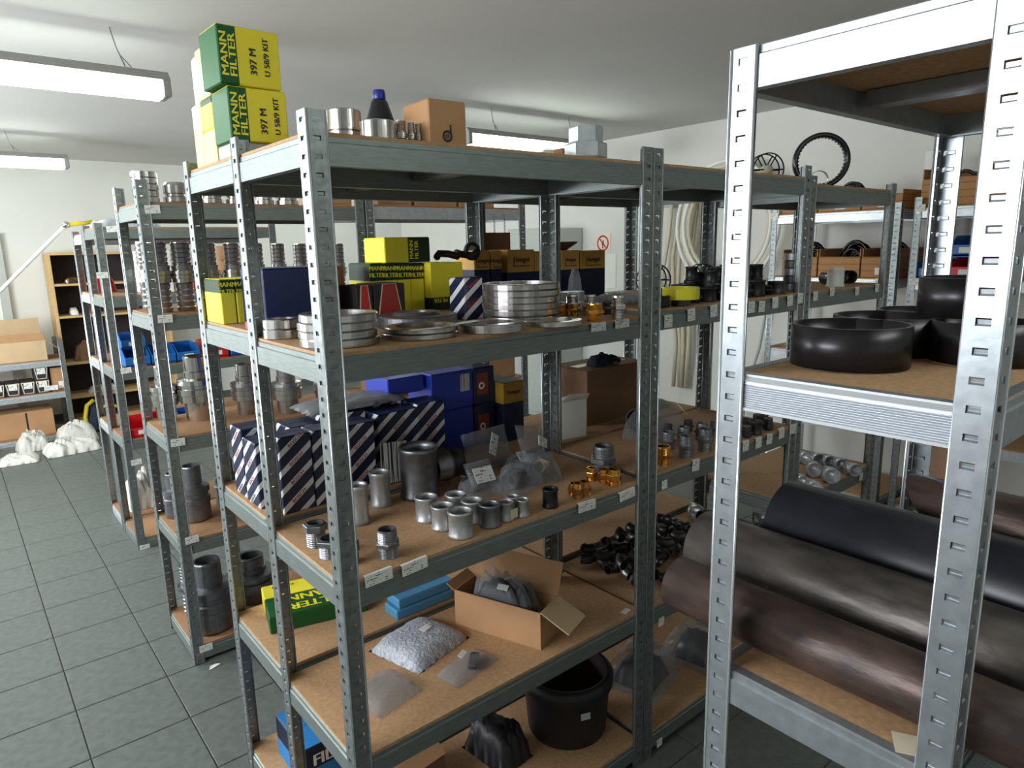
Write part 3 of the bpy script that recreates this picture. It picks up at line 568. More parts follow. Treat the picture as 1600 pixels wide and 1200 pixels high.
# ---------------------------------------------------------------- third board: striped cartons on the rear board
z3, zb3 = .9127, .9287
SLP = .8
def striped(lb, x, y, w, d, h, rz=0):
    sl = 32; k = []
    for i in range(6):
        # centre of each pale band on the front and left faces
        zc = .047 * i + .047 * .17
        for fx in (w * .5,):
            zz = zc + SLP * fx
            if .012 < zz < h - .012: k.append(('BOSCH', 'f', fx, zz, .0092, 38.7))
        zz = zc - SLP * d * .5
        for q in (0, .047, .094): 
            if .012 < zz + q < h - .012 and i == 0: pass
        zq = (zc - SLP * (d * .5))
        zq += .047 * math.ceil(max(0, .015 - zq) / .047)
        if zq < h - .012: k.append(('BOSCH', 'l', d * .5, zq + 0, .0092, 38.7))
    k = list(dict.fromkeys(k))
    return carton('filter_carton', lb, 'box', x, y, zb3, w, d, h, 'striped', rz, k, 'ink_red')
SB = [('striped navy filter carton at the rear left corner of the rack end', .018, .585, .085, .085, .185), ('striped navy filter carton at the rack end, touching the end beam upright', .016, .482, .085, .092, .17),
      ('striped navy filter carton just left of the corner upright, front of the stack', .046, .405, .083, .07, .195), ('striped navy filter carton half hidden behind the corner upright', .132, .405, .088, .07, .195),
      ('striped navy filter carton behind the front pair, top just showing', .108, .49, .09, .09, .192), ('striped navy filter carton right of the corner upright in shadow', .226, .42, .085, .085, .188),
      ('striped navy filter carton with white paper tag behind the standing barcode card', .345, .46, .13, .09, .19), ('striped navy filter carton nearest the blue boxes', .478, .475, .095, .09, .195),
      ('striped navy filter carton in the middle of the back row', .235, .52, .105, .1, .197), ('striped navy filter carton at the back, beneath the film wrap', .35, .565, .12, .1, .2)]
for a in SB: striped(*a)
t = bpy.data.objects['filter_carton'] 
one('film_wrap', bag_mesh(.3, .16, .016, 3, 'black_film', 20, 14, .9), 'dark crumpled film lying over the striped cartons', 'film', (.33, .6, zb3 + .2035))
t = thing('barcode_card', 'white barcode card leaning on the striped cartons beside the tee', 'card', (.368, .425, zb3 - .0)); 
tagcard(t, (0, 0, .06), .085, .11, (-.16, .1, .05), 'barcode', 'card')
b = MB(); b.text('59051', (.034, -.004, .055), (0, -.0, 1), (-1, 0, 0), .011); put('lettering', b.mesh('lettering', 'ink'), t, (.0, .001, .0), (-.16, .1, .05))
# blue cartons and the low brown-and-blue ones
def bluebox(lb, x, y, z, w, d, h, rz=0):
    t = carton('filter_carton', lb, 'box', x, y, z, w, d, h, 'blue', rz, seam=''); return t
t = bluebox('lower bright blue carton with white corner edges beside the striped ones', .58, .56, zb3, .16, .14, .135); MB().add([(.002, -.0006, .134), (.03, -.0006, .134), (.002, -.0006, .1), (.002, 0, .134), (.03, 0, .134), (.002, 0, .1)], [(0, 2, 1), (0, 1, 4, 3), (1, 2, 5, 4), (2, 0, 3, 5)]).build('corner_print', 'white', t)
t = bluebox('upper bright blue carton with a barcode sticker', .585, .56, zb3 + .1352, .157, .14, .12); tagcard(t, (.125, -.0008, .08), .035, .055, 0, 'barcode')
t = bluebox('second upper blue carton behind the film wrap', .45, .585, zb3 + .2055, .125, .14, .05)
for k, (z, h) in enumerate(((zb3, .135), (zb3 + .1352, .12))):
    t = carton('filter_carton', ('lower' if k == 0 else 'upper') + ' navy carton with an orange red picture panel', 'box', .744, .56, z, .085, .14, h, 'navy', seam='')
    MB().bbox(.014, -.0008, .03, .058, 0, .1, .0003).build('picture_panel', 'copper_red', t); b = MB(); b.lathe([(.006, 0), (.012, 0), (.012, .0006), (.006, .0006)], 18, closed=True, T=frame((.032, -.0009, .06), (1, 0, 0), (0, 0, 1))).build('panel_ring', 'white', t)
t = carton('filter_carton', 'navy carton with a mustard band, right end of the blue row', 'box', .832, .52, zb3, .088, .14, .2, 'hengst_low2', 0, [('Hengst', 'f', .044, .164, .018, 0)], 'carton_ink')
t = thing('white_carton', 'white folded carton behind the clear pointed bag', 'box', (1.0, .43, .9207), -.15); MB().bbox(0, 0, 0, .11, .07, .13, .002).build('body', 'white', t); MB().add([(0, 0, .13), (.11, 0, .13), (.1, -.03, .155), (.02, -.02, .16), (0, 0, .1285), (.11, 0, .1285), (.1, -.03, .1535), (.02, -.02, .1585)], [(0, 1, 2, 3), (7, 6, 5, 4), (0, 4, 5, 1), (1, 5, 6, 2), (2, 6, 7, 3), (3, 7, 4, 0)]).build('lid_flap', 'white', t)
t = carton('carton', 'dark brown carton under the black glove behind the main rack', 'box', 1.2, .5, .9207, .33, .2, .2, 'carton_dark')
t = thing('work_glove', 'black crumpled glove lying on the dark brown carton', 'glove', (1.33, .56, 1.122))
put('palm', bag_mesh(.1, .06, .035, 21, 'fabric_dark', 12, 10, .5), t)
MB().tube([(.04, 0, .015), (.065, .005, .022), (.085, 0, .014)], .011, 8).build('finger', 'fabric_dark', t); MB().tube([(.03, -.02, .012), (.06, -.025, .016), (.08, -.022, .01)], .01, 8).build('finger', 'fabric_dark', t)
# ---------------------------------------------------------------- third board: fittings on the front board
def S3(xl, xr, yt, yb, kind, m, lb, cat='fitting', name='pipe_socket', dy=0, hk=1.0, **kw):
    p, r, s = cylp(xl, xr, yb, z3); h = (yb - yt) * s * .97 * hk
    me = socket_m(r, h, m) if kind == 's' else nipple_m(r / kw.get('hexr', 1.18), h, m, **kw)
    return one(name, me, lb, cat, (min(p.x, .918 - r) + (.008 if xl == 744 else 0), max(p.y + dy, .014 + r), z3), kw.get('rz', rnd.uniform(0, 1)))
for xl, xr, yt, yb, m, lb in ((545, 579, 757, 823, 'malleable', 'tall grey pipe socket beside the corner upright'), (579, 613, 737, 795, 'malleable', 'tall grey pipe socket between the upright and the tee'),
        (649, 686, 778, 819, 'malleable', 'leftmost white-metal socket, back left of the socket cluster'), (696, 731, 774, 812, 'malleable', 'rearmost white-metal socket of the cluster'), (721, 757, 784, 821, 'malleable', 'white-metal socket in the middle of the cluster'),
        (674, 712, 792, 832, 'malleable', 'white-metal socket with a paper slip, second from front'), (700, 742, 801, 845, 'malleable', 'frontmost and largest white-metal socket of the cluster'), (744, 780, 791, 829, 'steel_dull', 'smooth shiny sleeve right of the white-metal sockets'),
        (790, 812, 776, 806, 'malleable', 'small socket at the back of the right trio'), (806, 828, 781, 810, 'malleable', 'small socket at the right end of the right trio'), (778, 804, 785, 817, 'malleable', 'small socket with square paper label in the right trio')):
    o = S3(xl, xr, yt, yb, 's', m, lb, 'socket')
    if 'slip' in lb or 'label' in lb:
        r = o.dimensions.x / 2; hh = o.dimensions.z
        me = MB().box(-.011, -.0006, -.012, .013, .0006, .011).mesh('paper_label', 'cream'); q = put('paper_label', me, o, (r * .35, -r * .98, hh * .4)); o.rotation_euler = (0, 0, .1)
S3(847, 873, 765, 796, 's', 'black_steel', 'black steel socket standing alone right of the sockets', 'socket')
for xl, xr, yt, yb, lb, dy in ((476, 515, 820, 859, 'hexagon bushing behind the corner upright, leftmost of three', .0), (495, 540, 846, 877, 'hexagon bushing partly behind the corner upright, in front of the leftmost one', .0), (532, 566, 850, 887, 'dark hexagon bushing peeking out right of the corner upright', -.0)):
    S3(xl, xr, yt, yb, 'n', 'steel_dull', lb, name='hex_bushing', lo=.66, hi=.96, hexr=1.22)
S3(587, 628, 830, 877, 'n', 'steel_dull', 'single hexagon nipple standing in front of the price tags', name='hex_nipple', lo=.4, hi=.56, hexr=1.2)
S3(951, 994, 690, 736, 'n', 'steel_dull', 'large hexagon nipple near the right upright of the third board', name='hex_nipple', lo=.42, hi=.6, hexr=1.2)
for k, (xl, xr, yt, yb) in enumerate(((887, 906, 756, 776), (897, 917, 757, 783), (908, 929, 755, 780), (915, 934, 732, 753), (935, 953, 734, 757), (952, 976, 736, 763))):
    lb = (ORD[k] + ' of three low brass fittings by the leaning price tag') if k < 3 else ORD[k - 3] + ' of three brass fittings in the row behind, from the left'
    S3(xl, xr, yt, yb, 'n', 'brass_dark' if k < 3 else 'brass', lb, name='brass_fitting', lo=.3, hi=.68, hexr=1.12)
# malleable tee
p, r, s = cylp(626, 688, 785, z3); h = .138
t = thing('pipe_tee', 'big dark pipe tee standing on its end, branch to the right', 'fitting', (p.x, p.y, z3), .12)
MB().lathe([(r * .84, 0), (r * .96, 0), (r, h * .02), (r, h * .07), (r * .95, h * .1), (r * .95, h * .88), (r, h * .91), (r * 1.02, h * .97), (r * .98, h), (r * .86, h), (r * .82, h * .9)], 36, closed=True).build('body', 'steel_dull', t)
MB().lathe([(r * .8, r * .8), (r * .82, r * 1.5), (r * .9, r * 1.54), (r * .9, r * 1.72), (r * .74, r * 1.72), (r * .7, r * .8)], 32, closed=True, T=Matrix.Translation((0, 0, h * .47)) @ Matrix.Rotation(PI / 2, 4, 'Y')).build('branch', 'steel_dull', t)
MB().lathe([(r * .72, r * 1.72), (r * .78, r * 1.72), (r * .78, r * 2.6), (r * .72, r * 2.6)], 32, closed=True, T=Matrix.Translation((0, 0, h * .47)) @ Matrix.Rotation(PI / 2, 4, 'Y')).build('short_pipe', 'dark_steel', t)
# clear bags with labels
def bag(lb, loc, w, d, h, seed, rot=0, inner=(), label=None, m='film'):
    t = thing('plastic_bag', lb, 'bag', loc, 0); put('film_skin', bag_mesh(w, d, h, seed, m), t, (0, 0, 0), rot if isinstance(rot, tuple) else (0, 0, rot))
    for nm, me, l, r in inner: put(nm, me, t, l, r)
    if label: tagcard(t, label[0], label[1], label[2], label[3], label[4] if len(label) > 4 else 'tag_print')
    return t
q = on(738, 722, z3)
t = bag('big clear bag standing behind the sockets with a tilted white label', (.655, .375, z3 + .002), .17, .12, .02, 31, (1.25, 0, .08), label=((-.005, -.034, .085), .03, .062, (-.3, .55, .08)))
bpy.data.objects[t.name].children[0].location = (0, .005, .06)
q = on(760, 778, z3); t = bag('clear bag of small parts with a wide white label, front of the bags', (q.x + .01, q.y + .045, z3), .1, .085, .05, 32, .05, [('pipe_piece', socket_m(.016, .05, 'dark_steel'), (-.026, .02, .004), 0)])
put('label_flap', bag_mesh(.085, .075, .012, 44, 'film', 10, 8), t, (0, -.012, .055), (.95, 0, 0)); tagcard(t, (-.004, -.03, .06), .062, .042, (-.62, .04, 0))
q = on(822, 772, z3); t = bag('clear bag holding a dark pipe reducer beside the labelled bag', (q.x + .015, q.y + .05, z3), .14, .09, .062, 33, .3, [('reducer', MB().lathe([(.024, 0), (.024, .03), (.018, .05), (.018, .075), (.015, .075), (.02, 0)], 24, closed=True, T=Matrix.Rotation(PI / 2, 4, 'Y')).mesh('reducer', 'dark_steel'), (-.035, .0, .026), .4)])
q = on(868, 752, z3); t = bag('clear bag with a round elbow inside, left of the brass fittings', (q.x - .02, q.y + .05, z3), .11, .09, .07, 34, -.2, [('elbow', elbow_m(.018, .022, 'carton_pale'), (.012, 0, .04), (.3, .2, .4))])
put('bag_top', bag_mesh(.1, .15, .018, 35), t, (.005, .03, .075), (1.05, .25, .1)); tagcard(t, (.03, .012, .1), .04, .028, (-.4, .5, .1))
t = bag('dark clear bag with a grey label between the big bag and the reducer', (.72, .31, z3), .09, .06, .05, 36, .2, [('tube_piece', socket_m(.017, .05, 'black_steel'), (-.025, .0, .018), (PI / 2, 0, .5))], ((-.01, -.028, .05), .036, .034, (-.7, .1, .1)))
# ---------------------------------------------------------------- fourth board
z4, zb4 = .5157, .5287
q = on(421, 990, zb4); t = carton('filter_box', 'large flat yellow and green box lying at the rack end, low board', 'box', q.x, q.y - .01, zb4, .27, .2, .05, 'mann_flat', -.24, [('MANN', 't', .13, .085, .034, 180), ('FILTER', 't', .13, .035, .034, 180), ], 'yel_ink')
b = MB(); b.text('C 23 001', (.06, .175, .0505), (-1, 0, 0), (0, -1, 0), .012); put('lettering', b.mesh('lettering', 'ink'), t)
for k in range(2):
    t = carton('blue_carton', ('lower' if k == 0 else 'upper') + ' of two flat light blue cartons under the main boards', 'box', .34 + k * .012, .41 + .006 * k, zb4 + .028 * k, .19, .07, .0275, 'sky', 0, seam='')
t = thing('bubble_parcel', 'grey bubble wrapped parcel behind the corner upright', 'parcel', (.335, .285, z4)); put('wrap', bag_mesh(.2, .18, .036, 51, 'bubble', 20, 16, .25), t, (0, 0, 0), .25); tagcard(t, (.02, -.0, .041), .03, .02, (-1.5, 0, .3), 'paper')
bag('clear bag with dark parts in front of the bubble parcel', (.37, .115, z4), .15, .08, .02, 52, .2, [('dark_part', MB().bbox(-.03, -.012, 0, .03, .012, .014, .003).mesh('dark_part', 'dark_steel'), (.02, 0, .004), .8)], ((-.0, .02, .03), .03, .014, (-1.3, 0, .5), 'paper'))
bag('empty clear bag bulging behind the corner upright, low board', (.16, .165, z4), .13, .13, .03, 53, .2)
p0 = on(845, 1016, z4); p1 = on(712, 975, z4); p2 = on(878, 975, z4)
W_ = (p0 - p1).length; ang = math.atan2(p0.y - p1.y, p0.x - p1.x)
t = thing('open_carton', 'open brown carton with a flap folded out, full of black bagged parts', 'box', (p1.x, p1.y, z4), ang); D_, H_ = .105, .105
b = MB(); k = .003; b.box(0, 0, 0, W_, D_, k).box(0, 0, k, W_, k, H_).box(0, D_ - k, k, W_, D_, H_).box(0, k, k, k, D_ - k, H_).box(W_ - k, k, k, W_, D_ - k, H_); b.build('body', 'carton', t)
MB().box(0, 0, 0, .09, D_, .003).build('side_flap', 'carton_pale', t, (W_, 0, H_), (.0, .45, 0)); MB().box(0, 0, 0, W_, .09, .003).build('back_flap', 'carton', t, (0, D_, H_), (1.15, 0, 0)); MB().box(0, 0, 0, .03, D_, .003).build('side_flap', 'carton', t, (0, 0, H_), (0, -2.6, 0))
t = thing('plastic_bag', 'dark film bag of black rubber parts inside the open carton', 'bag', (p1.x + math.cos(ang) * W_ * .5 - math.sin(ang) * D_ * .5, p1.y + math.sin(ang) * W_ * .5 + math.cos(ang) * D_ * .5, z4 + .0035), ang)
put('contents', bag_mesh(W_ * .7, D_ * .7, .13, 61, 'rubber', 14, 10, .35), t); put('film_skin', bag_mesh(W_ * .8, D_ * .8, .145, 62, 'film', 16, 12, .5), t); tagcard(t, (.01, -.03, .135), .03, .018, (-1.1, .1, .2), 'paper')
one('rolled_bag', bag_mesh(.1, .08, .05, 63, 'black_film'), 'dark film bag in front of the open carton, left side', 'bag', (.40, .325, z4 + .056), .4) if False else None
one('steel_nipple', nipple_m(.022, .05, 'steel_dull'), 'dull nipple in the dark at the right end of the low board', 'fitting', (.86, .31, z4), .3)
one('steel_nipple', nipple_m(.018, .04, 'dark_steel'), 'darker small nipple left of the dull one in the dark', 'fitting', (.80, .335, z4), .3)
one('paper_slip', MB().box(-.016, -.009, 0, .016, .009, .0008).mesh('paper_slip', 'paper'), 'small white slip of paper on the low board by the right upright', 'paper', (.876, .03, z4), .2)
# ---------------------------------------------------------------- bottom board
z5, zb5 = .0857, .0907
t = carton('filter_carton', 'white and blue carton lettered FILTER on the lowest board', 'box', .06, .47, zb5, .2, .2, .13, 'whiteblue', 0, [('FILTER', 'f', .1, .085, .034, 0)], 'white')
t = thing('open_carton', 'torn brown carton on the lowest board behind the corner upright', 'box', (.16, .2, z5), .1); MB().bbox(0, 0, 0, .2, .15, .12, .004).build('body', 'carton_dark', t); MB().box(0, 0, 0, .2, .08, .003).build('flap', 'carton', t, (0, 0, .121), (.6, 0, 0))
bag('clear bag of pale parts on the lowest board', (.37, .1, z5), .14, .14, .09, 71, .2, [('contents', bag_mesh(.12, .12, .07, 72, 'steel_dull', 10, 8), (0, 0, .001), .2)])
p, r, s = cylp(838, 1005, 1185, z5); r = .135
t = thing('rubber_bucket', 'large black rubber tub with a grey sticker on the lowest board', 'tub', (.80, .2, z5))
MB().lathe([(r * .86, 0), (r * .9, .01), (r * .98, .15), (r * 1.06, .16), (r * 1.06, .19), (r * .98, .2), (r * .9, .2), (r * .8, .03), (0, .03)], 40).build('body', 'rubber', t); tagcard(t, (-.045, -r * .935, .12), .03, .02, (-.1, 0, -.35), 'locker')
one('rubber_sheet', bag_mesh(.12, .18, .1, 73, 'rubber', 14, 12, .4), 'folded black rubber lying left of the black tub', 'rubber', (.56, .25, z5), .1)
# ---------------------------------------------------------------- right neighbour rack: black fittings
za2 = 1.3857
def P2(xl, xr, yt, yb, z, kind, m, lb, name='fitting', cat='fitting', dy=0, lift=0, group=None, **kw):
    p, r, s = cylp(xl, xr, yb, z); h = max(.008, (yb - yt) * s * .97)
    me = {'s': lambda: socket_m(r, h, m, 24), 'n': lambda: nipple_m(r / kw.get('hexr', 1.18), h, m, **kw), 'r': lambda: ring_m(r, h, r * .2, m), 'h': lambda: hexcap_m(r, h, m)}[kind]()
    return one(name, me, lb, cat, (min(max(p.x, .97 + r), 1.70 - r), max(p.y + dy, .016 + r), z + lift), rnd.uniform(0, 1), group)
P2(1028, 1082, 470, 491, za2, 'r', 'black_steel', 'wide black ring at the left end of the black fittings board', 'flat_ring', 'ring', .01)
p, r, s = cylp(1072, 1106, 482, za2); one('flat_ring', ring_m(r * .92, .018, r * .3, 'dark_steel'), 'dark flat ring underneath the yellow tape roll', 'ring', (p.x + .02, p.y + .07, za2))
one('tape_roll', ring_m(.052, .034, .014, 'tape_yellow'), 'bright yellow tape roll among the black fittings', 'tape', (p.x + .02, p.y + .07, za2 + .0185))
one('plastic_bag', bag_mesh(.16, .08, .03, 81, 'film_dense'), 'clear film sheet left of the yellow tape roll', 'bag', (1.06, .24, za2))
for row in range(3):
    for c in range(11):
        if row == 0 and c in (0, 1): continue
        x = .99 + c * .066 + row * .012; y = .052 + row * .085
        if c < 3 or x > 1.68: continue
        r = .026 + .004 * ((c * 7 + row * 3) % 3); h = .032 + .01 * ((c + row) % 3)
        me = (socket_m, nipple_m)[(c + row) % 2](r * (1 if (c + row) % 2 == 0 else .85), h, ('black_steel', 'dark_steel')[(c // 2) % 2])
        one('black_fitting', me, 'black fitting in the crowded rows along the second board', 'fitting', (x, y, za2), c * .3, 'black fittings on the second board right of the main rack')
        if row and c > 5: one('black_fitting', socket_m(r * .8, .045, 'black_steel'), 'smaller black fitting standing on the crowded rows of black fittings', 'fitting', (x, y, za2 + h + .0003), 0, 'upper layer of black fittings on the second board')
def wheel(lb, loc, r, rz, m='black'):
    t = thing('wire_spool', lb, 'spool', loc, rz); b = MB()
    T = frame((0, 0, r), (1, 0, 0), (0, 0, 1))
    for dz in (-.018, .018):
        MB().lathe([(r * .93, dz), (r, dz), (r, dz + .004), (r * .93, dz + .004)], 36, closed=True, T=T).build('rim', m, t)
        s_ = MB()
        for k in range(6):
            a = PI * k / 3; s_.tube([(math.cos(a) * r * .25, -dz, r + math.sin(a) * r * .25), (math.cos(a) * r * .95, -dz, r + math.sin(a) * r * .95)], .0025, 6)
        s_.build('spokes', m, t)
    MB().lathe([(r * .3, -.02), (r * .3, .02)], 24, T=T).build('hub', 'hose', t)
wheel('black wire spool behind the yellow tape roll', (1.32, .31, za2), .055, -.5); wheel('black wire spool behind the black fittings, right of the bright upright', (1.62, .33, za2), .05, -.6)
wheel('wire spool with pale cable on top of the neighbouring rack', (hit(1198, 248, 1, .3).x, .3, 1.765), .062, -.6)
# third board
z = .9187
for k, (a, c, yt, yb, m, lb) in enumerate(((1030, 1062, 702, 733, 'brass', 'large brass nipple at the front of the steel nipples'), (1062, 1091, 683, 719, 'steel_dull', 'steel hexagon nipple right of the large brass one'), (1094, 1121, 672, 709, 'steel_dull', 'steel hexagon nipple at the front, left of the bright upright'),
        (1029, 1056, 676, 705, 'steel_dull', 'steel nipple behind the large brass one'), (1056, 1080, 668, 696, 'steel_dull', 'steel nipple in the second row, middle'), (1084, 1108, 662, 690, 'steel_dull', 'steel nipple in the second row, right'), (1106, 1124, 660, 682, 'steel_dull', 'steel nipple just left of the bright upright, second row'),
        (1034, 1052, 664, 684, 'dark_steel', 'dark nipple in the third row, left'), (1066, 1084, 658, 676, 'dark_steel', 'dark nipple in the third row, right'))):
    P2(a, c, yt, yb, z, 'n', m, lb, 'hex_nipple', 'fitting', lo=.42, hi=.58, hexr=1.2)
for k, (a, c, yt, yb) in enumerate(((1157, 1171, 680, 697), (1163, 1182, 668, 687), (1176, 1198, 660, 682), (1196, 1215, 655, 675), (1158, 1174, 655, 671), (1174, 1192, 648, 664), (1192, 1208, 646, 661))):
    P2(a, c, yt, yb, z, 'sh'[k % 2], 'dark_steel', 'dark small fitting along the third board right of the bright upright', 'dark_fitting', 'fitting', group='dark fittings on the third board of the neighbouring rack')
t = bag('clear bag with a wide pipe bend behind the steel nipples', (1.30, .28, z), .24, .13, .1, 82, .2, [('pipe_bend', elbow_m(.045, .05, 'dark_steel', 90), (-.03, .02, .05), (PI / 2, 0, .4))], ((.075, -.06, .085), .055, .04, (-.9, .55, .2)))
# fourth board: pile of elbows
z = .5057; k = 0
for row in range(6):
    for c in range(8):
        x = 1.02 + c * .062 + (row % 2) * .02; y = .32 - row * .052
        if y < .12 and (c > 5 or rnd.random() < .45): continue
        if y < .07 and c not in (1, 2, 3): continue
        R_ = .019
        one('pipe_elbow', elbow_m(.017, .026, 'dark_steel' if row < 3 or c % 2 else 'steel_dull'), 'small steel elbow in the loose heap on the low board', 'elbow', (x, y, z + .026), (PI / 2 + rnd.uniform(-.25, .25), rnd.uniform(-.2, .2), rnd.uniform(0, 6.28)), 'small elbows heaped on the low board right of the main rack')
for row in range(3):
    for c in range(6):
        one('pipe_elbow', elbow_m(.017, .026, 'black_steel' if row < 2 else 'dark_steel'), 'small steel elbow in the loose heap on the low board', 'elbow', (1.02 + c * .075, .31 - row * .07, z + .066), (rnd.uniform(.8, 2), rnd.uniform(-.5, .5), rnd.uniform(0, 6.28)), 'small elbows heaped on the low board right of the main rack')
for x, y, r, R_, m, rot, lb in ((1.555, .085, .04, .048, 'black_steel', (1.57, 0, -.9), 'big black elbow on the low board, left of the grey open-mouthed one'), (1.665, .075, .04, .046, 'steel_dull', (1.57, 0, -.85), 'grey elbow with its open mouth facing out, low board'), (1.56, .225, .036, .042, 'black_steel', (1.57, 0, -.2), 'black elbow in the second row behind the big black one'), (1.67, .20, .036, .042, 'dark_steel', (1.57, 0, 2.4), 'dark elbow behind the grey open-mouthed one'), (1.61, .325, .03, .036, 'malleable', (1.57, 0, -1.2), 'pale elbow at the very back of the low board, half behind the grey upright')):
    one('pipe_elbow', elbow_m(r, R_, m), lb, 'elbow', (x, y, z + r + .003), rot)
bag('dark clear bag with a knotted neck on the lowest board, right of the main rack', (1.16, .2, .0857), .22, .2, .11, 83, .3, [('contents', bag_mesh(.16, .14, .08, 84, 'black_steel', 12, 10), (0, 0, .001), .2)])
bag('second dark clear bag on the lowest board beside the knotted one', (1.42, .16, .0857), .2, .2, .1, 85, .1, [('contents', bag_mesh(.14, .14, .075, 86, 'dark_steel', 12, 10), (0, 0, .001), .2)])
# end rack of the front row
z = 1.3857
for k in range(5): one('flat_ring', ring_m(.034, .026, .01, 'dark_steel' if k % 2 else 'steel_dull'), ORD[k] + ' ring from the bottom of the ring column left of the white cylinder', 'ring', (1.83, .09, z + .0265 * k))
p, r, s = cylp(1291, 1318, 449, z); one('white_sleeve', socket_m(r, .07, 'white'), 'white cylinder on the second board of the end rack', 'sleeve', (p.x, p.y, z))
for k, (px, py) in enumerate(((1328, 446), (1345, 443))):
    p = on(px, py, z); one('black_sleeve', MB().lathe([(.021, -.05), (.026, -.05), (.026, .05), (.021, .05)], 24, closed=True, T=Matrix.Rotation(PI / 2, 4, 'X')).mesh('black_sleeve', 'black_gloss'), ('left' if k == 0 else 'right') + ' of two black sleeves lying beside the white cylinder', 'sleeve', (p.x, p.y + .07, z + .026), -.5)
z = .6257
for k, (px, py) in enumerate(((1262, 722), (1281, 724), (1301, 727), (1318, 732), (1338, 741), (1276, 742), (1303, 752), (1257, 760), (1277, 770))):
    p = on(px, py + 4, z); r = .031 if k in (5, 6) else .026
    one('pale_elbow', elbow_m(r, .03, 'galv_bright'), ('pale grey elbow in the back row of the end rack, ' + ORD[k] + ' from the left') if k < 5 else ('pale grey elbow in the front rows of the end rack, ' + ORD[k - 5] + ' of four'), 'elbow', (p.x, min(.34, p.y + .03), z + r + .001), (PI / 2, 0, -.9 + .15 * math.sin(k * 2)))
zt3 = 1.7455
c0 = hit(1287, 252, 1, .12); t = thing('drive_belt', 'black toothed belt loop standing on top of the end rack', 'belt', (c0.x, .13, zt3 + .002), -.85); rr = c0.z - zt3
MB().lathe([(rr * .84, -.012), (rr, -.012), (rr, .012), (rr * .84, .012)], 48, closed=True, T=frame((0, 0, rr), (1, 0, 0), (0, 0, 1))).build('band', 'black_gloss', t)
b = MB()
for k in range(40):
    a = 2 * PI * k / 40; b.box(-.0025, -.011, -.003, .0025, .011, .004, T=Matrix.Translation((math.cos(a) * rr * .835, 0, rr + math.sin(a) * rr * .835)) @ Matrix.Rotation(-a + PI / 2, 4, 'Y'))
b.build('teeth', 'black', t)
one('clamp_ring', MB().lathe([(.03, -.008), (.033, -.008), (.033, .008), (.03, .008)], 28, closed=True, T=frame((0, 0, .033), (1, 0, 0), (0, 0, 1))).mesh('clamp_ring', 'chrome'), 'small shiny clamp ring standing inside the belt loop', 'clamp', (c0.x - .03, .12, zt3), -.9)
one('clamp_strip', MB().bbox(-.08, -.01, 0, .08, .01, .008, .002).mesh('clamp_strip', 'dark_steel'), 'flat dark strip lying right of the belt loop', 'strip', (c0.x + .2, .1, zt3))
# ---------------------------------------------------------------- right rack: rings and pipes
z = 1.3842
def bigring(xl, xr, yt, yb, z_, lb, dy=0, m='black_steel'):
    p, r, s = cylp(xl, xr, yb, z_); h = .058; r *= .965
    me = MB().lathe([(r - .0045, 0), (r, 0), (r, h), (r - .0045, h)], 72, closed=True, smooth=False).mesh('pipe_ring', [m, 'steel_dull'])
    for q in me.polygons:
        if q.normal.z > .5: q.material_index = 1
        elif abs(q.normal.z) < .5: q.use_smooth = True
    one('pipe_ring', me, lb, 'ring', (p.x, p.y + dy, z_)); return p, r
bigring(1229, 1419, 525, 583, z, 'black steel ring nearest the front corner of the right rack', 0, 'ring_steel')
bigring(1296, 1466, 510, 561, z, 'black steel ring behind the nearest one', .0, 'ring_steel')
bigring(1452, 1610, 512, 575, z, 'black steel ring half behind the right bright upright', 0, 'ring_steel')
bigring(1366, 1500, 490, 545, z, 'black steel ring at the back, lowest rim just showing', .0, 'ring_steel')
bigring(1434, 1580, 447, 499, z + .0585, 'black steel ring stacked on top of the others', .0, 'ring_steel')
def bigpipe(name, lb, x, zc, r, y0, y1, m, wall=.006, cut=0):
    b = MB(); n = 40; v = []
    rows = [(r - wall, 0), (r, 0), (r, 1), (r - wall, 1)]
    for q, e in rows:
        for k in range(n):
            a = 2 * PI * k / n; yy = (y1 - cut * (1 - abs(math.sin(a)) if math.sin(a) > 0 else 1)) if e else y0
            v.append((q * math.cos(a), yy, q * math.sin(a)))
    f = [(i * n + k, i * n + (k + 1) % n, ((i + 1) % 4) * n + (k + 1) % n, ((i + 1) % 4) * n + k) for i in range(4) for k in range(n)]
    b.add(v, f, 0, False); me = b.mesh(name, m)
    for p in me.polygons: p.use_smooth = abs(p.normal.y) < .5
    return one(name, me, lb, 'pipe', (x, 0, zc))
bigpipe('steel_pipe', 'rusty brown steel pipe at the front of the right rack, lowest', .395, .9325 + .0475, .045, -1.32, -.50, 'rust_pipe')
bigpipe('steel_pipe', 'grey brown steel pipe in the middle of the three on the right rack', .527, .9325 + .0655, .063, -1.30, -.46, 'pipe_grey')
bigpipe('steel_pipe', 'smooth black steel pipe behind the two brown ones', .678, .9325 + .0875, .085, -1.35, -.54, 'pipe_black')
yy = hit(1420, 745, 0, .86).y
bigpipe('steel_pipe', 'dark pipe with a pointed cut end behind the black pipe', .86, .9325 + .0925, .09, -1.2, yy, 'rust_pipe', cut=.1)
one('paper_slip', MB().box(-.02, -.016, 0, .02, .016, .0008).mesh('paper_slip', 'cream'), 'cream paper corner on the pipe board by the right bright upright', 'paper', (.335, -.9, .9338), .5)
p = CAM + ray(1493, 730) * 2.3; one('cardboard_tube', MB().lathe([(.07, 0), (.08, 0), (.08, 1.12), (.07, 1.12)], 32, closed=True).mesh('cardboard_tube', 'tan_roll'), 'tall brown cardboard tube standing on the floor behind the right rack', 'tube', (p.x, p.y, 0))
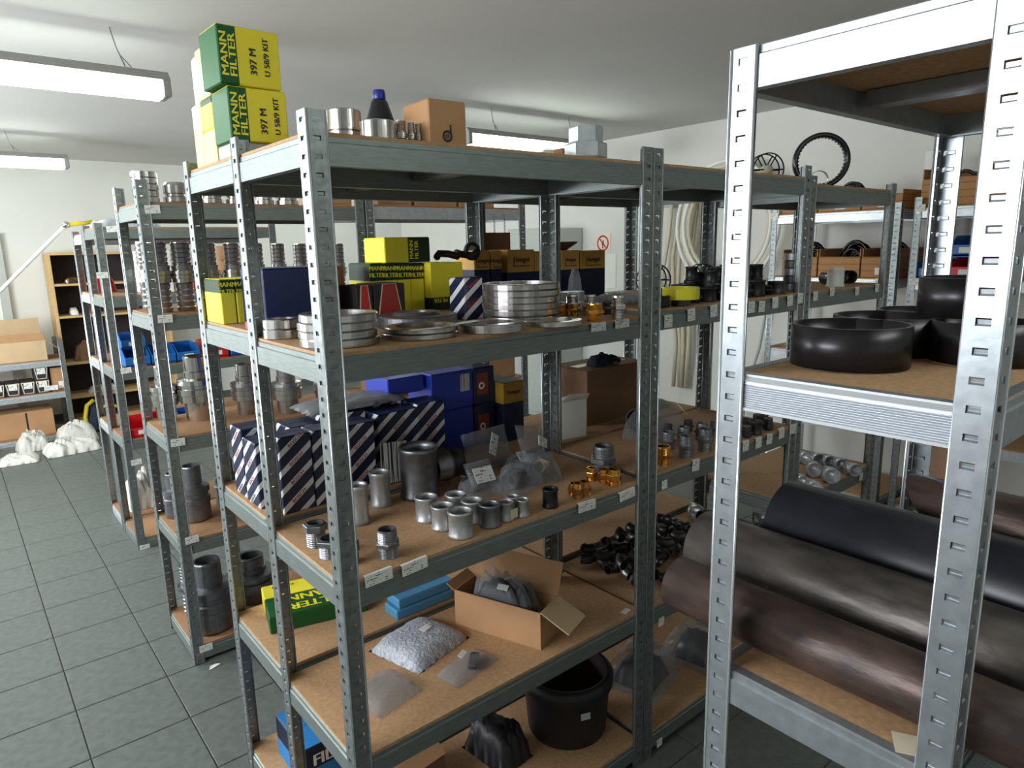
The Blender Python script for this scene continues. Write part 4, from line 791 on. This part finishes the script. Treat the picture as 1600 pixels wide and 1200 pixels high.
p = hit(1335, 1195, 2, .36); one('rubber_roll', MB().lathe([(.05, 0), (.11, 0), (.115, .02), (.115, .1), (.05, .1)], 32, closed=True).mesh('rubber_roll', 'rubber'), 'black rubber roll on the bottom board of the right rack', 'roll', (.62, -.8, .331))
def hexring(r, h): return cached(('hr', round(r, 4), round(h, 4)), lambda: MB().lathe([(r * .6, 0), (r * .9, 0), (r, h * .08), (r, h * .3), (r * .85, h * .34), (r * .85, h * .45), (r * .97, h * .5), (r * .97, h * .85), (r * .8, h), (0, h)], 32, smooth=False).mesh('capped_coupling', 'stainless'))
# ---------------------------------------------------------------- hose coupling rack
def CP(xl, xr, yt, yb, z, lb, kind=0, m='stainless', group=None):
    p, r, s = cylp(xl, xr, yb, z); h = (yb - yt) * s * .98
    return one('hose_coupling', coupling_m(r, h, m, kind), lb, 'coupling', (max(p.x, .05 + r), min(p.y, 1.80 - r), z), 0, group)
z = ZC_[1] + .001
for k, (c, hw) in enumerate(((205, 19), (246, 19), (287, 19), (328, 18), (366, 17), (403, 17), (438, 16), (472, 16), (505, 15))):
    o = CP(c - hw, c + hw, 378, 486 + k * .6, z, ORD[k] + ' tall double-ended hose coupling from the aisle, second board', 0, 'stainless')
    o.location.x = max(.05 + o.dimensions.x / 2, hit(c, 440, 1, 1.58).x); o.location.y = 1.58
    if k == 0: o.location.y = 1.75
    if k > 7: o.location.x = .80 if k == 8 else .725
z = ZC_[2] + .001
for k, (a, c, yt, yb) in enumerate(((206, 246, 566, 655), (266, 326, 558, 663), (338, 385, 572, 655), (392, 440, 575, 655), (450, 495, 580, 652))):
    o = CP(a, c, yt, yb, z, ORD[k] + ' wide flanged hose coupling from the aisle, middle board', 1, 'chrome' if k < 2 else 'stainless')
    if k == 0: o.location.y = 1.755
    if k: o.location.x += .02 + .025 * k
z = ZC_[3] + .001
for k, (a, c, yt, yb) in enumerate(((232, 262, 735, 806), (283, 332, 728, 818), (262, 300, 715, 790), (318, 356, 712, 788), (336, 374, 740, 808))):
    o = CP(a, c, yt, yb, z, ORD[k] + ' dull stepped hose coupling from the aisle, fourth board', 2, 'steel_dull')
    if k == 0: o.location.y = 1.76
    if k == 2: o.location.x, o.location.y = .30, 1.76
    if k > 2: o.location.x += .1
z = ZC_[4] + .001
o = CP(262, 332, 872, 985, z, 'very large hose coupling on the lowest board next to the floor', 2, 'steel_dull'); o.location.y = 1.585; CP(348, 420, 862, 935, z, 'wide open hose coupling behind the very large one', 1, 'steel_dull'); o = CP(236, 272, 850, 925, z, 'large hose coupling half hidden by the rack end, lowest board', 0, 'steel_dull'); o.location.xy = (.115, 1.765)
z = ZC_[0] + .001
def topY(xl, xr, yt, Y, z, ym=300):
    x0, x1 = hit(xl, ym, 1, Y).x, hit(xr, ym, 1, Y).x; return (x0 + x1) / 2, (x1 - x0) / 2 * .95, hit((xl + xr) / 2, yt, 1, Y).z - z
x, r, h = topY(174, 219, 267, 1.57, z)
for k in range(5): one('flange_ring', ring_m(r * (1 - .02 * (k % 2)), h / 5 - .0005, r * .25, 'chrome'), ORD[k] + ' ring from the bottom of the shiny ring column on the coupling rack', 'ring', (max(x, .03 + r + .01), 1.57, z + k * h / 5))
for k, (a, c, yt) in enumerate(((254, 294, 285), (310, 349, 292), (352, 380, 291), (398, 428, 293), (430, 466, 295))):
    x, r, h = topY(a, c, yt, 1.56, z); one('capped_coupling', coupling_m(r, max(.03, h), 'stainless', 1 if k == 0 else 2) if False else hexring(r, max(.03, h)), ORD[k] + ' low round coupling from the aisle on top of the coupling rack', 'coupling', (x, 1.57, z))
for k, (a, c, yt) in enumerate(((536, 584, 296), (586, 642, 300), (645, 712, 303), (714, 770, 306))):
    zz = z if k == 0 else 1.746; x0 = hit(a, 310, 1, 1.55).x; x1 = hit(c, 310, 1, 1.55).x
    t = carton('carton', ORD[k] + ' brown carton from the left on top of the racks behind', 'box', (max(x0, .885) if k else min(x0, .86 - (x1 - x0))), 1.53, zz, (x1 - x0) * .96 if k != 1 else x1 - max(x0, .885) - .01, .2, max(.06, hit((a + c) / 2, yt, 1, 1.55).z - zz), 'carton')
    b = MB(); b.box(.02, -.0005, .012, (x1 - x0) * .85, 0, .0135).box(.02, -.0005, .05, (x1 - x0) * .85, 0, .0515); b.build('printed_frame', 'carton_dark', t)
for k, (px, py0, py1) in enumerate(((746, 335, 392), (772, 335, 372), (788, 335, 398))):
    p0, p1 = hit(px, py0, 1, 1.45), hit(px, py1, 1, 1.45); t = thing('hook_chain', ORD[k] + ' thin hanging chain from the left under the bright back beam', 'chain', (p0.x, 1.45, p0.z)); L_ = p0.z - p1.z; b = MB(); n = int(L_ / .014)
    for i in range(n): b.tube([(.0035 * math.cos(a) * (1 if i % 2 else 0), .0035 * math.cos(a) * (0 if i % 2 else 1), -.007 - i * .014 + .0085 * math.sin(a)) for a in [2 * PI * q / 8 for q in range(9)]], .0011, 5)
    b.build('links', 'steel_dull', t); MB().tube([(.008 * math.sin(a), 0, -L_ - .004 + .01 * math.cos(a)) for a in [2 * PI * q / 12 for q in range(11)]], .0016, 6).build('hook', 'steel_dull', t)
# back boards of the rack behind: dull goods seen through the gaps
for k, (x, w_, h_, m) in enumerate(((.95, .16, .16, 'carton_dark'), (1.13, .18, .2, 'carton'), (1.33, .17, .14, 'carton_dark'), (1.52, .18, .17, 'carton'))):
    carton('carton', ORD[k] + ' brown carton on the middle board of the rack beyond the couplings', 'box', x, 1.5, .908, w_, .25, h_, m)
# ---------------------------------------------------------------- blue and red bin racks
zd = [1.7015, 1.3615, .9865, .6115, .0615]
for k in range(4): carton('white_carton', ORD[k] + ' white carton from the bottom of the column by the red cloth', 'box', .30, 2.82, zd[1] + .001 + .055 * k, .14, .2, .0545, 'white', .0, seam='')
tt = one('red_cloth', bag_mesh(.26, .2, .09, 91, 'bin_red', 14, 12, .5), 'red cloth bundle on the upper board beside the white cartons', 'cloth', (.58, 2.95, zd[1] + .001)); 
one('red_cloth', bag_mesh(.12, .2, .1, 92, 'red', 12, 10, .5), 'red cloth bundle at the rack end in front of the wooden cabinet', 'cloth', (.19, 3.36, 1.361))
for k, (x, y, m, nm) in enumerate(((.16, 2.80, 'bin_blue', 'blue'), (.285, 2.80, 'bin_blue', 'blue'), (.41, 2.80, 'bin_blue', 'blue'), (.56, 2.80, 'bin_red', 'red'), (.69, 2.80, 'bin_blue', 'blue'), (.82, 2.80, 'bin_red', 'red'))):
    bin_thing('storage_bin', ORD[k] + ' bin from the aisle on the chest-high board, ' + nm, x, y, zd[2] + .001, .118, .2, .09, m)
bin_thing('storage_bin', 'blue bin stacked on the first blue bin by the aisle', .16, 2.86, zd[2] + .0925, .118, .14, .075, 'bin_blue')
for k, (x, m, nm) in enumerate(((.14, 'bin_red', 'red'), (.265, 'bin_red', 'red'), (.39, 'bin_blue', 'blue'), (.515, 'bin_blue', 'blue'))):
    bin_thing('storage_bin', ORD[k] + ' bin from the aisle on the knee-high board, ' + nm, x, 2.80, zd[3] + .001, .118, .2, .085, m)
one('white_bag', bag_mesh(.2, .22, .14, 93, 'white', 12, 12, .5), 'white plastic bag on the lowest board of the bin rack', 'bag', (.36, 2.97, zd[4] + .001)); one('white_bag', bag_mesh(.16, .2, .18, 94, 'sack', 12, 12, .5), 'white sack on the lowest board of the farthest aisle rack', 'bag', (.24, 3.35, .061))
one('grey_bundle', bag_mesh(.3, .26, .05, 95, 'film_dense', 14, 12, .6), 'crumpled grey film bundle on top of the bin rack', 'bundle', (.28, 2.98, 1.701)); one('grey_bundle', bag_mesh(.22, .22, .06, 96, 'sack', 14, 12, .8), 'pale crumpled bundle on top of the farthest aisle rack', 'bundle', (.25, 3.34, 1.681))
for k in range(3): carton('carton', ORD[k] + ' brown carton on the upper board of the bin rack, right part', 'box', .74 + .001, 2.85 + .001 * k, zd[1] + .001 + .08 * k, .2, .2, .079, 'carton')
P0 = Vector((.07, 3.45, 1.735)); P1 = hit(0, 455, 1, 4.0); d_ = (P1 - P0); P2_ = P0 + d_ * (P0.z / -d_.z * .995)
t = thing('broom_pole', 'long white pole leaning on top of the farthest aisle rack', 'pole', tuple(P0)); MB().tube([(0, 0, 0), tuple(P2_ - P0)], .011, 10).build('stick', 'white', t)
MB().tube([(.0, 0, 0), tuple(Vector((.16, .0, .02)))], .012, 10).build('yellow_grip', 'strap_yellow', t); MB().lathe([(.0, -.02), (.018, -.012), (.018, .012), (0, .02)], 14).build('end_knob', 'chrome', t)
# ---------------------------------------------------------------- back left: low rack, cabinet, sacks
ze = .7015
t = thing('open_carton', 'large torn open carton on the low rack by the back wall', 'box', (-.62, 5.84, ze)); W_, D_, H_ = .72, .32, .17; k = .006
b = MB(); b.box(0, 0, 0, W_, D_, k).box(0, 0, k, W_, k, H_).box(0, D_ - k, k, W_, D_, H_).box(0, k, k, k, D_ - k, H_).box(W_ - k, k, k, W_, D_ - k, H_); b.build('body', 'carton_pale', t)
MB().box(0, 0, 0, W_, .006, .17).build('back_flap', 'carton_pale', t, (0, D_ - .006, H_), (.15, 0, 0)); MB().box(0, 0, 0, W_, .14, .005).build('front_flap', 'carton', t, (0, .0, H_ - .004), (.35, 0, 0)); MB().box(0, 0, 0, .13, D_, .005).build('side_flap', 'carton', t, (W_, 0, H_), (0, .8, 0))
for k, (x, z_) in enumerate(((-.33, 0), (-.225, 0), (-.12, 0), (-.015, 0), (-.015, .125))):
    t = carton('black_carton', (ORD[k] + ' black carton from the left with a white label, low rack') if k < 4 else 'black carton with a white label stacked on its row', 'box', x, 5.82, .4215 + (.1125 if z_ else 0), .1, .2, .112, 'dark_inside', seam='')
    b = MB().add([(.015, -.001, .008), (.085, -.001, .008), (.098, -.001, .104), (.002, -.001, .104), (.015, 0, .008), (.085, 0, .008), (.098, 0, .104), (.002, 0, .104)], [(0, 1, 2, 3), (7, 6, 5, 4), (0, 4, 5, 1), (1, 5, 6, 2), (2, 6, 7, 3), (3, 7, 4, 0)]); b.build('arrow_panel', 'cream', t); MB().add([(.02, -.002, .013), (.08, -.002, .013), (.09, -.002, .098), (.01, -.002, .098)], [(0, 1, 2, 3)]).build('arrow_field', 'dark_inside', t); tagcard(t, (.05, -.003, .075), .06, .05, 0, 'tag_print')
t = carton('carton', 'brown carton beside the black cartons on the low rack', 'box', .10, 5.84, .4215, .11, .22, .2, 'carton'); tagcard(t, (.075, -.001, .05), .05, .06, 0, 'paper')
t = carton('carton', 'big brown carton with black straps on the bottom of the low rack', 'box', -.52, 5.85, .0515, .6, .28, .22, 'carton', 0); b = MB()
for x in (.12, .38): b.box(x, -.002, 0, x + .012, -.0002, .219, T=Matrix.Rotation(-.25, 4, 'Y'))
MB().box(.1, -.002, .05, .112, -.0002, .21).box(.4, -.002, .02, .412, -.0002, .21).build('strap', 'black', t)
cb = thing('wooden_cabinet', 'open pine cabinet with dark shelves behind the bin rack', 'cabinet', (.24, 6.2, 0)); W_, D_, H_ = .95, .36, 1.6
for x in (0, W_ - .025): MB().bbox(x, 0, 0, x + .025, D_, H_, .002).build('side_panel', 'pine', cb)
MB().bbox(.0255, 0, H_ - .025, W_ - .0255, D_, H_, .002).build('top_panel', 'pine', cb); MB().box(.0255, D_ - .012, .02, W_ - .0255, D_ - .002, H_ - .026).build('back_panel', 'dark_inside', cb)
for zz in (.06, .285, .60, 1.03, 1.32): MB().bbox(.0255, .004, zz - .02, W_ - .0255, D_ - .013, zz, .002).build('shelf', 'pine', cb)
for k, (x, zz, m, w_, h_, lb) in enumerate(((.42, 1.321, 'chrome', .14, .06, 'shiny small parts on the top shelf of the pine cabinet'), (.40, 1.031, 'paper', .07, .06, 'white paper packet in the pine cabinet'), (.52, 1.031, 'copper_red', .06, .07, 'reddish small tin in the pine cabinet'), (.5, .601, 'carton_dark', .3, .16, 'brown bundle on the middle cabinet shelf'), (.55, .286, 'sack', .26, .06, 'pale papers on the low cabinet shelf'))):
    one('small_goods', bag_mesh(w_, .14, h_, 100 + k, m, 10, 8, .5), lb, 'goods', (x, 6.34, zz))
for k, (x, y, w_, d_2, h_, rz) in enumerate(((.12, 5.30, .38, .27, .09, .1), (-.24, 5.24, .26, .22, .05, -.1), (.2, 5.62, .3, .2, .14, .1), (-.12, 5.58, .22, .18, .12, .1))):
    one('white_sack', bag_mesh(w_, d_2, h_, 110 + k, 'sack', 18, 14, .8), ('large crumpled white sack nearest on the floor at the aisle end', 'flat white sack spread on the floor, front left of the heap', 'white sack at the back of the heap near the strap bag', 'greyish white sack at the left of the heap by the low rack')[k], 'sack', (x, y, .002), rz)
t = thing('strap_bag', 'dark bag with yellow straps lying at the foot of the cabinet', 'bag', (.46, 5.96, .002)); put('body', bag_mesh(.3, .24, .24, 120, 'fabric_dark', 14, 12, .4), t)
MB().tube([(-.14, -.12, .03), (-.15, -.1, .14), (-.12, -.06, .24), (-.06, -.04, .28)], .018, 8).build('strap', 'strap_yellow', t); MB().tube([(-.05, -.13, .02), (.0, -.14, .08), (.03, -.13, .12)], .02, 8).build('strap', 'strap_yellow', t); MB().tube([(-.02, -.1, .22), (.08, -.1, .22), (.14, -.09, .18)], .014, 8).build('strap', 'strap_yellow', t)
t = tag(MB().tube([(-.9, 5.6, .012), (-.7, 5.48, .012), (-.5, 5.46, .012), (-.4, 5.58, .012), (-.34, 5.76, .012)], .011, 8).build('black_cable', 'black'), 'black cable lying on the floor in front of the low rack', 'cable')
p = on(334, 1042, 0); one('paper_scrap', MB().add([(-.02, -.012, 0), (.025, -.004, .0), (.012, .015, 0), (-.01, .01, 0), (-.02, -.012, .001), (.025, -.004, .006), (.012, .015, .001), (-.01, .01, .004)], [(3, 2, 1, 0), (4, 5, 6, 7), (0, 1, 5, 4), (1, 2, 6, 5), (2, 3, 7, 6), (3, 0, 4, 7)]).mesh('paper_scrap', 'paper'), 'scrap of white paper on the floor tiles at the coupling rack', 'paper', (p.x, p.y, .0005))
# ---------------------------------------------------------------- right wall
t = thing('wall_sign', 'no open flame sign on the wall, red ring over a black flame', 'sign', (4.096, 3.113, 1.575))
MB().box(-.004, -.09, -.085, .003, .09, .085).build('plate', 'sign_pale', t); T = frame((-.0045, 0, 0), (0, -1, 0), (0, 0, 1))
b = MB(); b.lathe([(.056, 0), (.07, 0), (.07, .001), (.056, .001)], 36, closed=True, T=T); b.box(-.06, -.006, 0, .06, .006, .0011, T=T @ Matrix.Rotation(-.785, 4, 'Z')); b.build('prohibition_ring', 'sign_red', t)
b = MB(); b.add([T @ Vector(q) for q in ((-.006, -.045, .0006), (.006, -.045, .0006), (.006, -.012, .0006), (-.006, -.012, .0006))], [(0, 1, 2, 3)]); b.add([T @ Vector(q) for q in ((-.014, -.01, .0006), (0, -.016, .0006), (.014, -.008, .0006), (.011, .012, .0006), (.002, .036, .0006), (-.004, .015, .0006), (-.012, .01, .0006))], [tuple(range(7))]); b.build('flame_symbol', 'ink', t)
one('wall_notice', MB().box(-.003, -.06, -.15, .003, .06, .15).mesh('wall_notice', 'paper'), 'white notice sheet on the wall below the no flame sign', 'notice', (4.096, 3.02, 1.33))
t = thing('metal_locker', 'pale grey metal locker against the right wall, left of the flame sign', 'locker', (3.85, 3.62, 0)); MB().bbox(-.24, -.25, 0, .24, .25, 1.72, .006).build('body', 'locker', t); MB().bbox(-.252, -.235, .05, -.241, .235, 1.68, .003).build('door', 'locker', t); MB().bbox(-.27, .16, .85, -.253, .19, 1.0, .003).build('handle', 'chrome', t)
def wallhose(lb, pts, n, spread, r=.012, xw=4.04):
    t = thing('hose_bundle', lb, 'hose', (xw, pts[0][0], pts[0][1])); 
    for k in range(n):
        o = (k - (n - 1) / 2) * spread; P = [(rnd.uniform(-.02, .02), y - pts[0][0] + o * (1 - .6 * i / len(pts)), z_ - pts[0][1]) for i, (y, z_) in enumerate(pts)]
        MB().tube(P, r, 8).build('hose', 'hose', t)
    MB().bbox(0, -.04, -.02, 4.095 - xw, .04, .02, .005).build('wall_hook', 'locker', t)
q = lambda px, py: tuple(hit(px, py, 0, 4.04)[1:])
wallhose('hanging bundle of cream hoses on the right wall', [q(1078, 320), q(1068, 400), q(1064, 470), q(1066, 540), q(1062, 605)], 4, .07, .017)
wallhose('single slack cream hose beside the hose bundle', [q(1050, 320), q(1046, 370), q(1040, 430), q(1052, 470)], 2, .08, .015, 3.97)
t = thing('hose_coil', 'wide coil of pale hose hanging on the wall behind the bright upright', 'hose', (3.93, 1.75, 1.78))
for k in range(4): MB().tube([(-.02 * (k % 2), (.33 + .03 * k) * math.sin(a), (.36 + .03 * k) * math.cos(a) - .1) for a in [2 * PI * i / 36 for i in range(37)]], .014, 8, cap=False).build('loop', 'white' if k % 2 else 'hose', t)
MB().bbox(-.04, -.05, .2, .165, .05, .3, .006).build('wall_hook', 'locker', t)
tag(MB().tube([(4.03, 1.47, 1.3), (4.03, 1.46, 1.1), (4.03, 1.5, .8), (4.03, 1.6, .45), (4.03, 1.62, .012)], .012, 8).build('grey_cable', 'locker'), 'thin grey cable running down the right wall', 'cable')
# printed cardboard bins and coloured bins on the wall racks
def wbin(lb, y0, y1, z_, h_, m='bin_print', group=None):
    """open box facing the aisle (towards -x)"""
    w_ = y1 - y0; t = thing('cardboard_bin', lb, 'bin', (3.53, y0, z_)); k = .005
    b = MB(); b.box(0, 0, 0, .4, w_, k).box(0, 0, k, k, w_, h_ * .72).box(.4 - k, 0, k, .4, w_, h_).box(k, 0, k, .4 - k, k, h_).box(k, w_ - k, k, .4 - k, w_, h_); b.build('body', m, t)
    MB().box(-.001, w_ * .35, h_ * .1, -.0002, w_ * .6, h_ * .34).build('paper_label', 'paper', t); return t
zg = [1.722, 1.347]
for k, (a, c) in enumerate(((.41, .60), (.61, .85), (.86, 1.08))): wbin(ORD[k] + ' plank-printed bin from the right on the middle board, left wall rack', a, c, zg[1], .16)
for k, (a, c) in enumerate(((.41, .62), (.63, .87), (.88, 1.12))): wbin(ORD[k] + ' plank-printed bin from the right on top of the left wall rack', a, c, zg[0], .1)
for k, (a, c, h_) in enumerate(((.06, .32, .19), (-.26, .05, .2), (-.6, -.27, .19))): wbin(ORD[k] + ' large plank-printed bin on top of the red-bin rack', a, c, zg[0], h_)
for k, (a, m, nm) in enumerate(((.0, 'bin_red', 'red'), (-.16, 'bin_red', 'red'), (-.32, 'bin_red', 'red'))): bin_thing('storage_bin', ORD[k] + ' red bin on the wall rack behind the right bright rack', 3.52, a + .15, zg[1], .15, .3, .11, m, 1)
for k, a in enumerate((.02, -.14)): bin_thing('storage_bin', ('left' if k == 0 else 'right') + ' blue bin stacked on the red bins', 3.56, a + .15, zg[1] + .1115, .15, .26, .11, 'bin_blue', 1)
bin_thing('storage_bin', 'blue bin at the left end of the red bin board', 3.52, .32, zg[1], .14, .3, .1, 'bin_blue', 1)
def clutter(lb, y, z_, n, sp, seed):
    r_ = random.Random(seed); t = thing('belt_bundle', lb, 'belt', (3.72, y, z_)); 
    for k in range(n):
        c = Vector((r_.uniform(-.05, .05), r_.uniform(-sp, sp), 0)); rr = r_.uniform(.045, .074); tl = r_.uniform(-.8, .8)
        MB().tube([(c.x + .5 * rr * math.sin(a) * math.sin(tl), c.y + rr * math.cos(a), c.z + .012 + rr * 1.25 + rr * 1.25 * math.sin(a)) for a in [2 * PI * i / 20 for i in range(21)]], .009, 6, cap=False).build('belt_loop', 'black_gloss', t)
clutter('bundle of shiny black belts above the printed bins, centre', .74, zg[1] + .165, 9, .09, 3) if False else clutter('bundle of shiny black belts in the middle printed bin', .73, zg[1] + .006, 10, .03, 3)
clutter('black belts in the left printed bin of the wall rack', .97, zg[1] + .006, 6, .02, 4); clutter('black belts in the right printed bin of the wall rack', .505, zg[1] + .006, 7, .015, 5)
clutter('belts rising from the top left printed bin', .75, zg[0] + .006, 3, .02, 6); clutter('belt loop in the large printed bin on the top board', .19, zg[0] + .006, 3, .02, 7)
one('white_block', MB().bbox(-.03, -.07, 0, .03, .07, .1, .004).mesh('white_block', 'white'), 'small white carton between the printed bins on top', 'box', (3.56, .367, 1.7205) if False else (3.62, .27 - .0, 1.912))
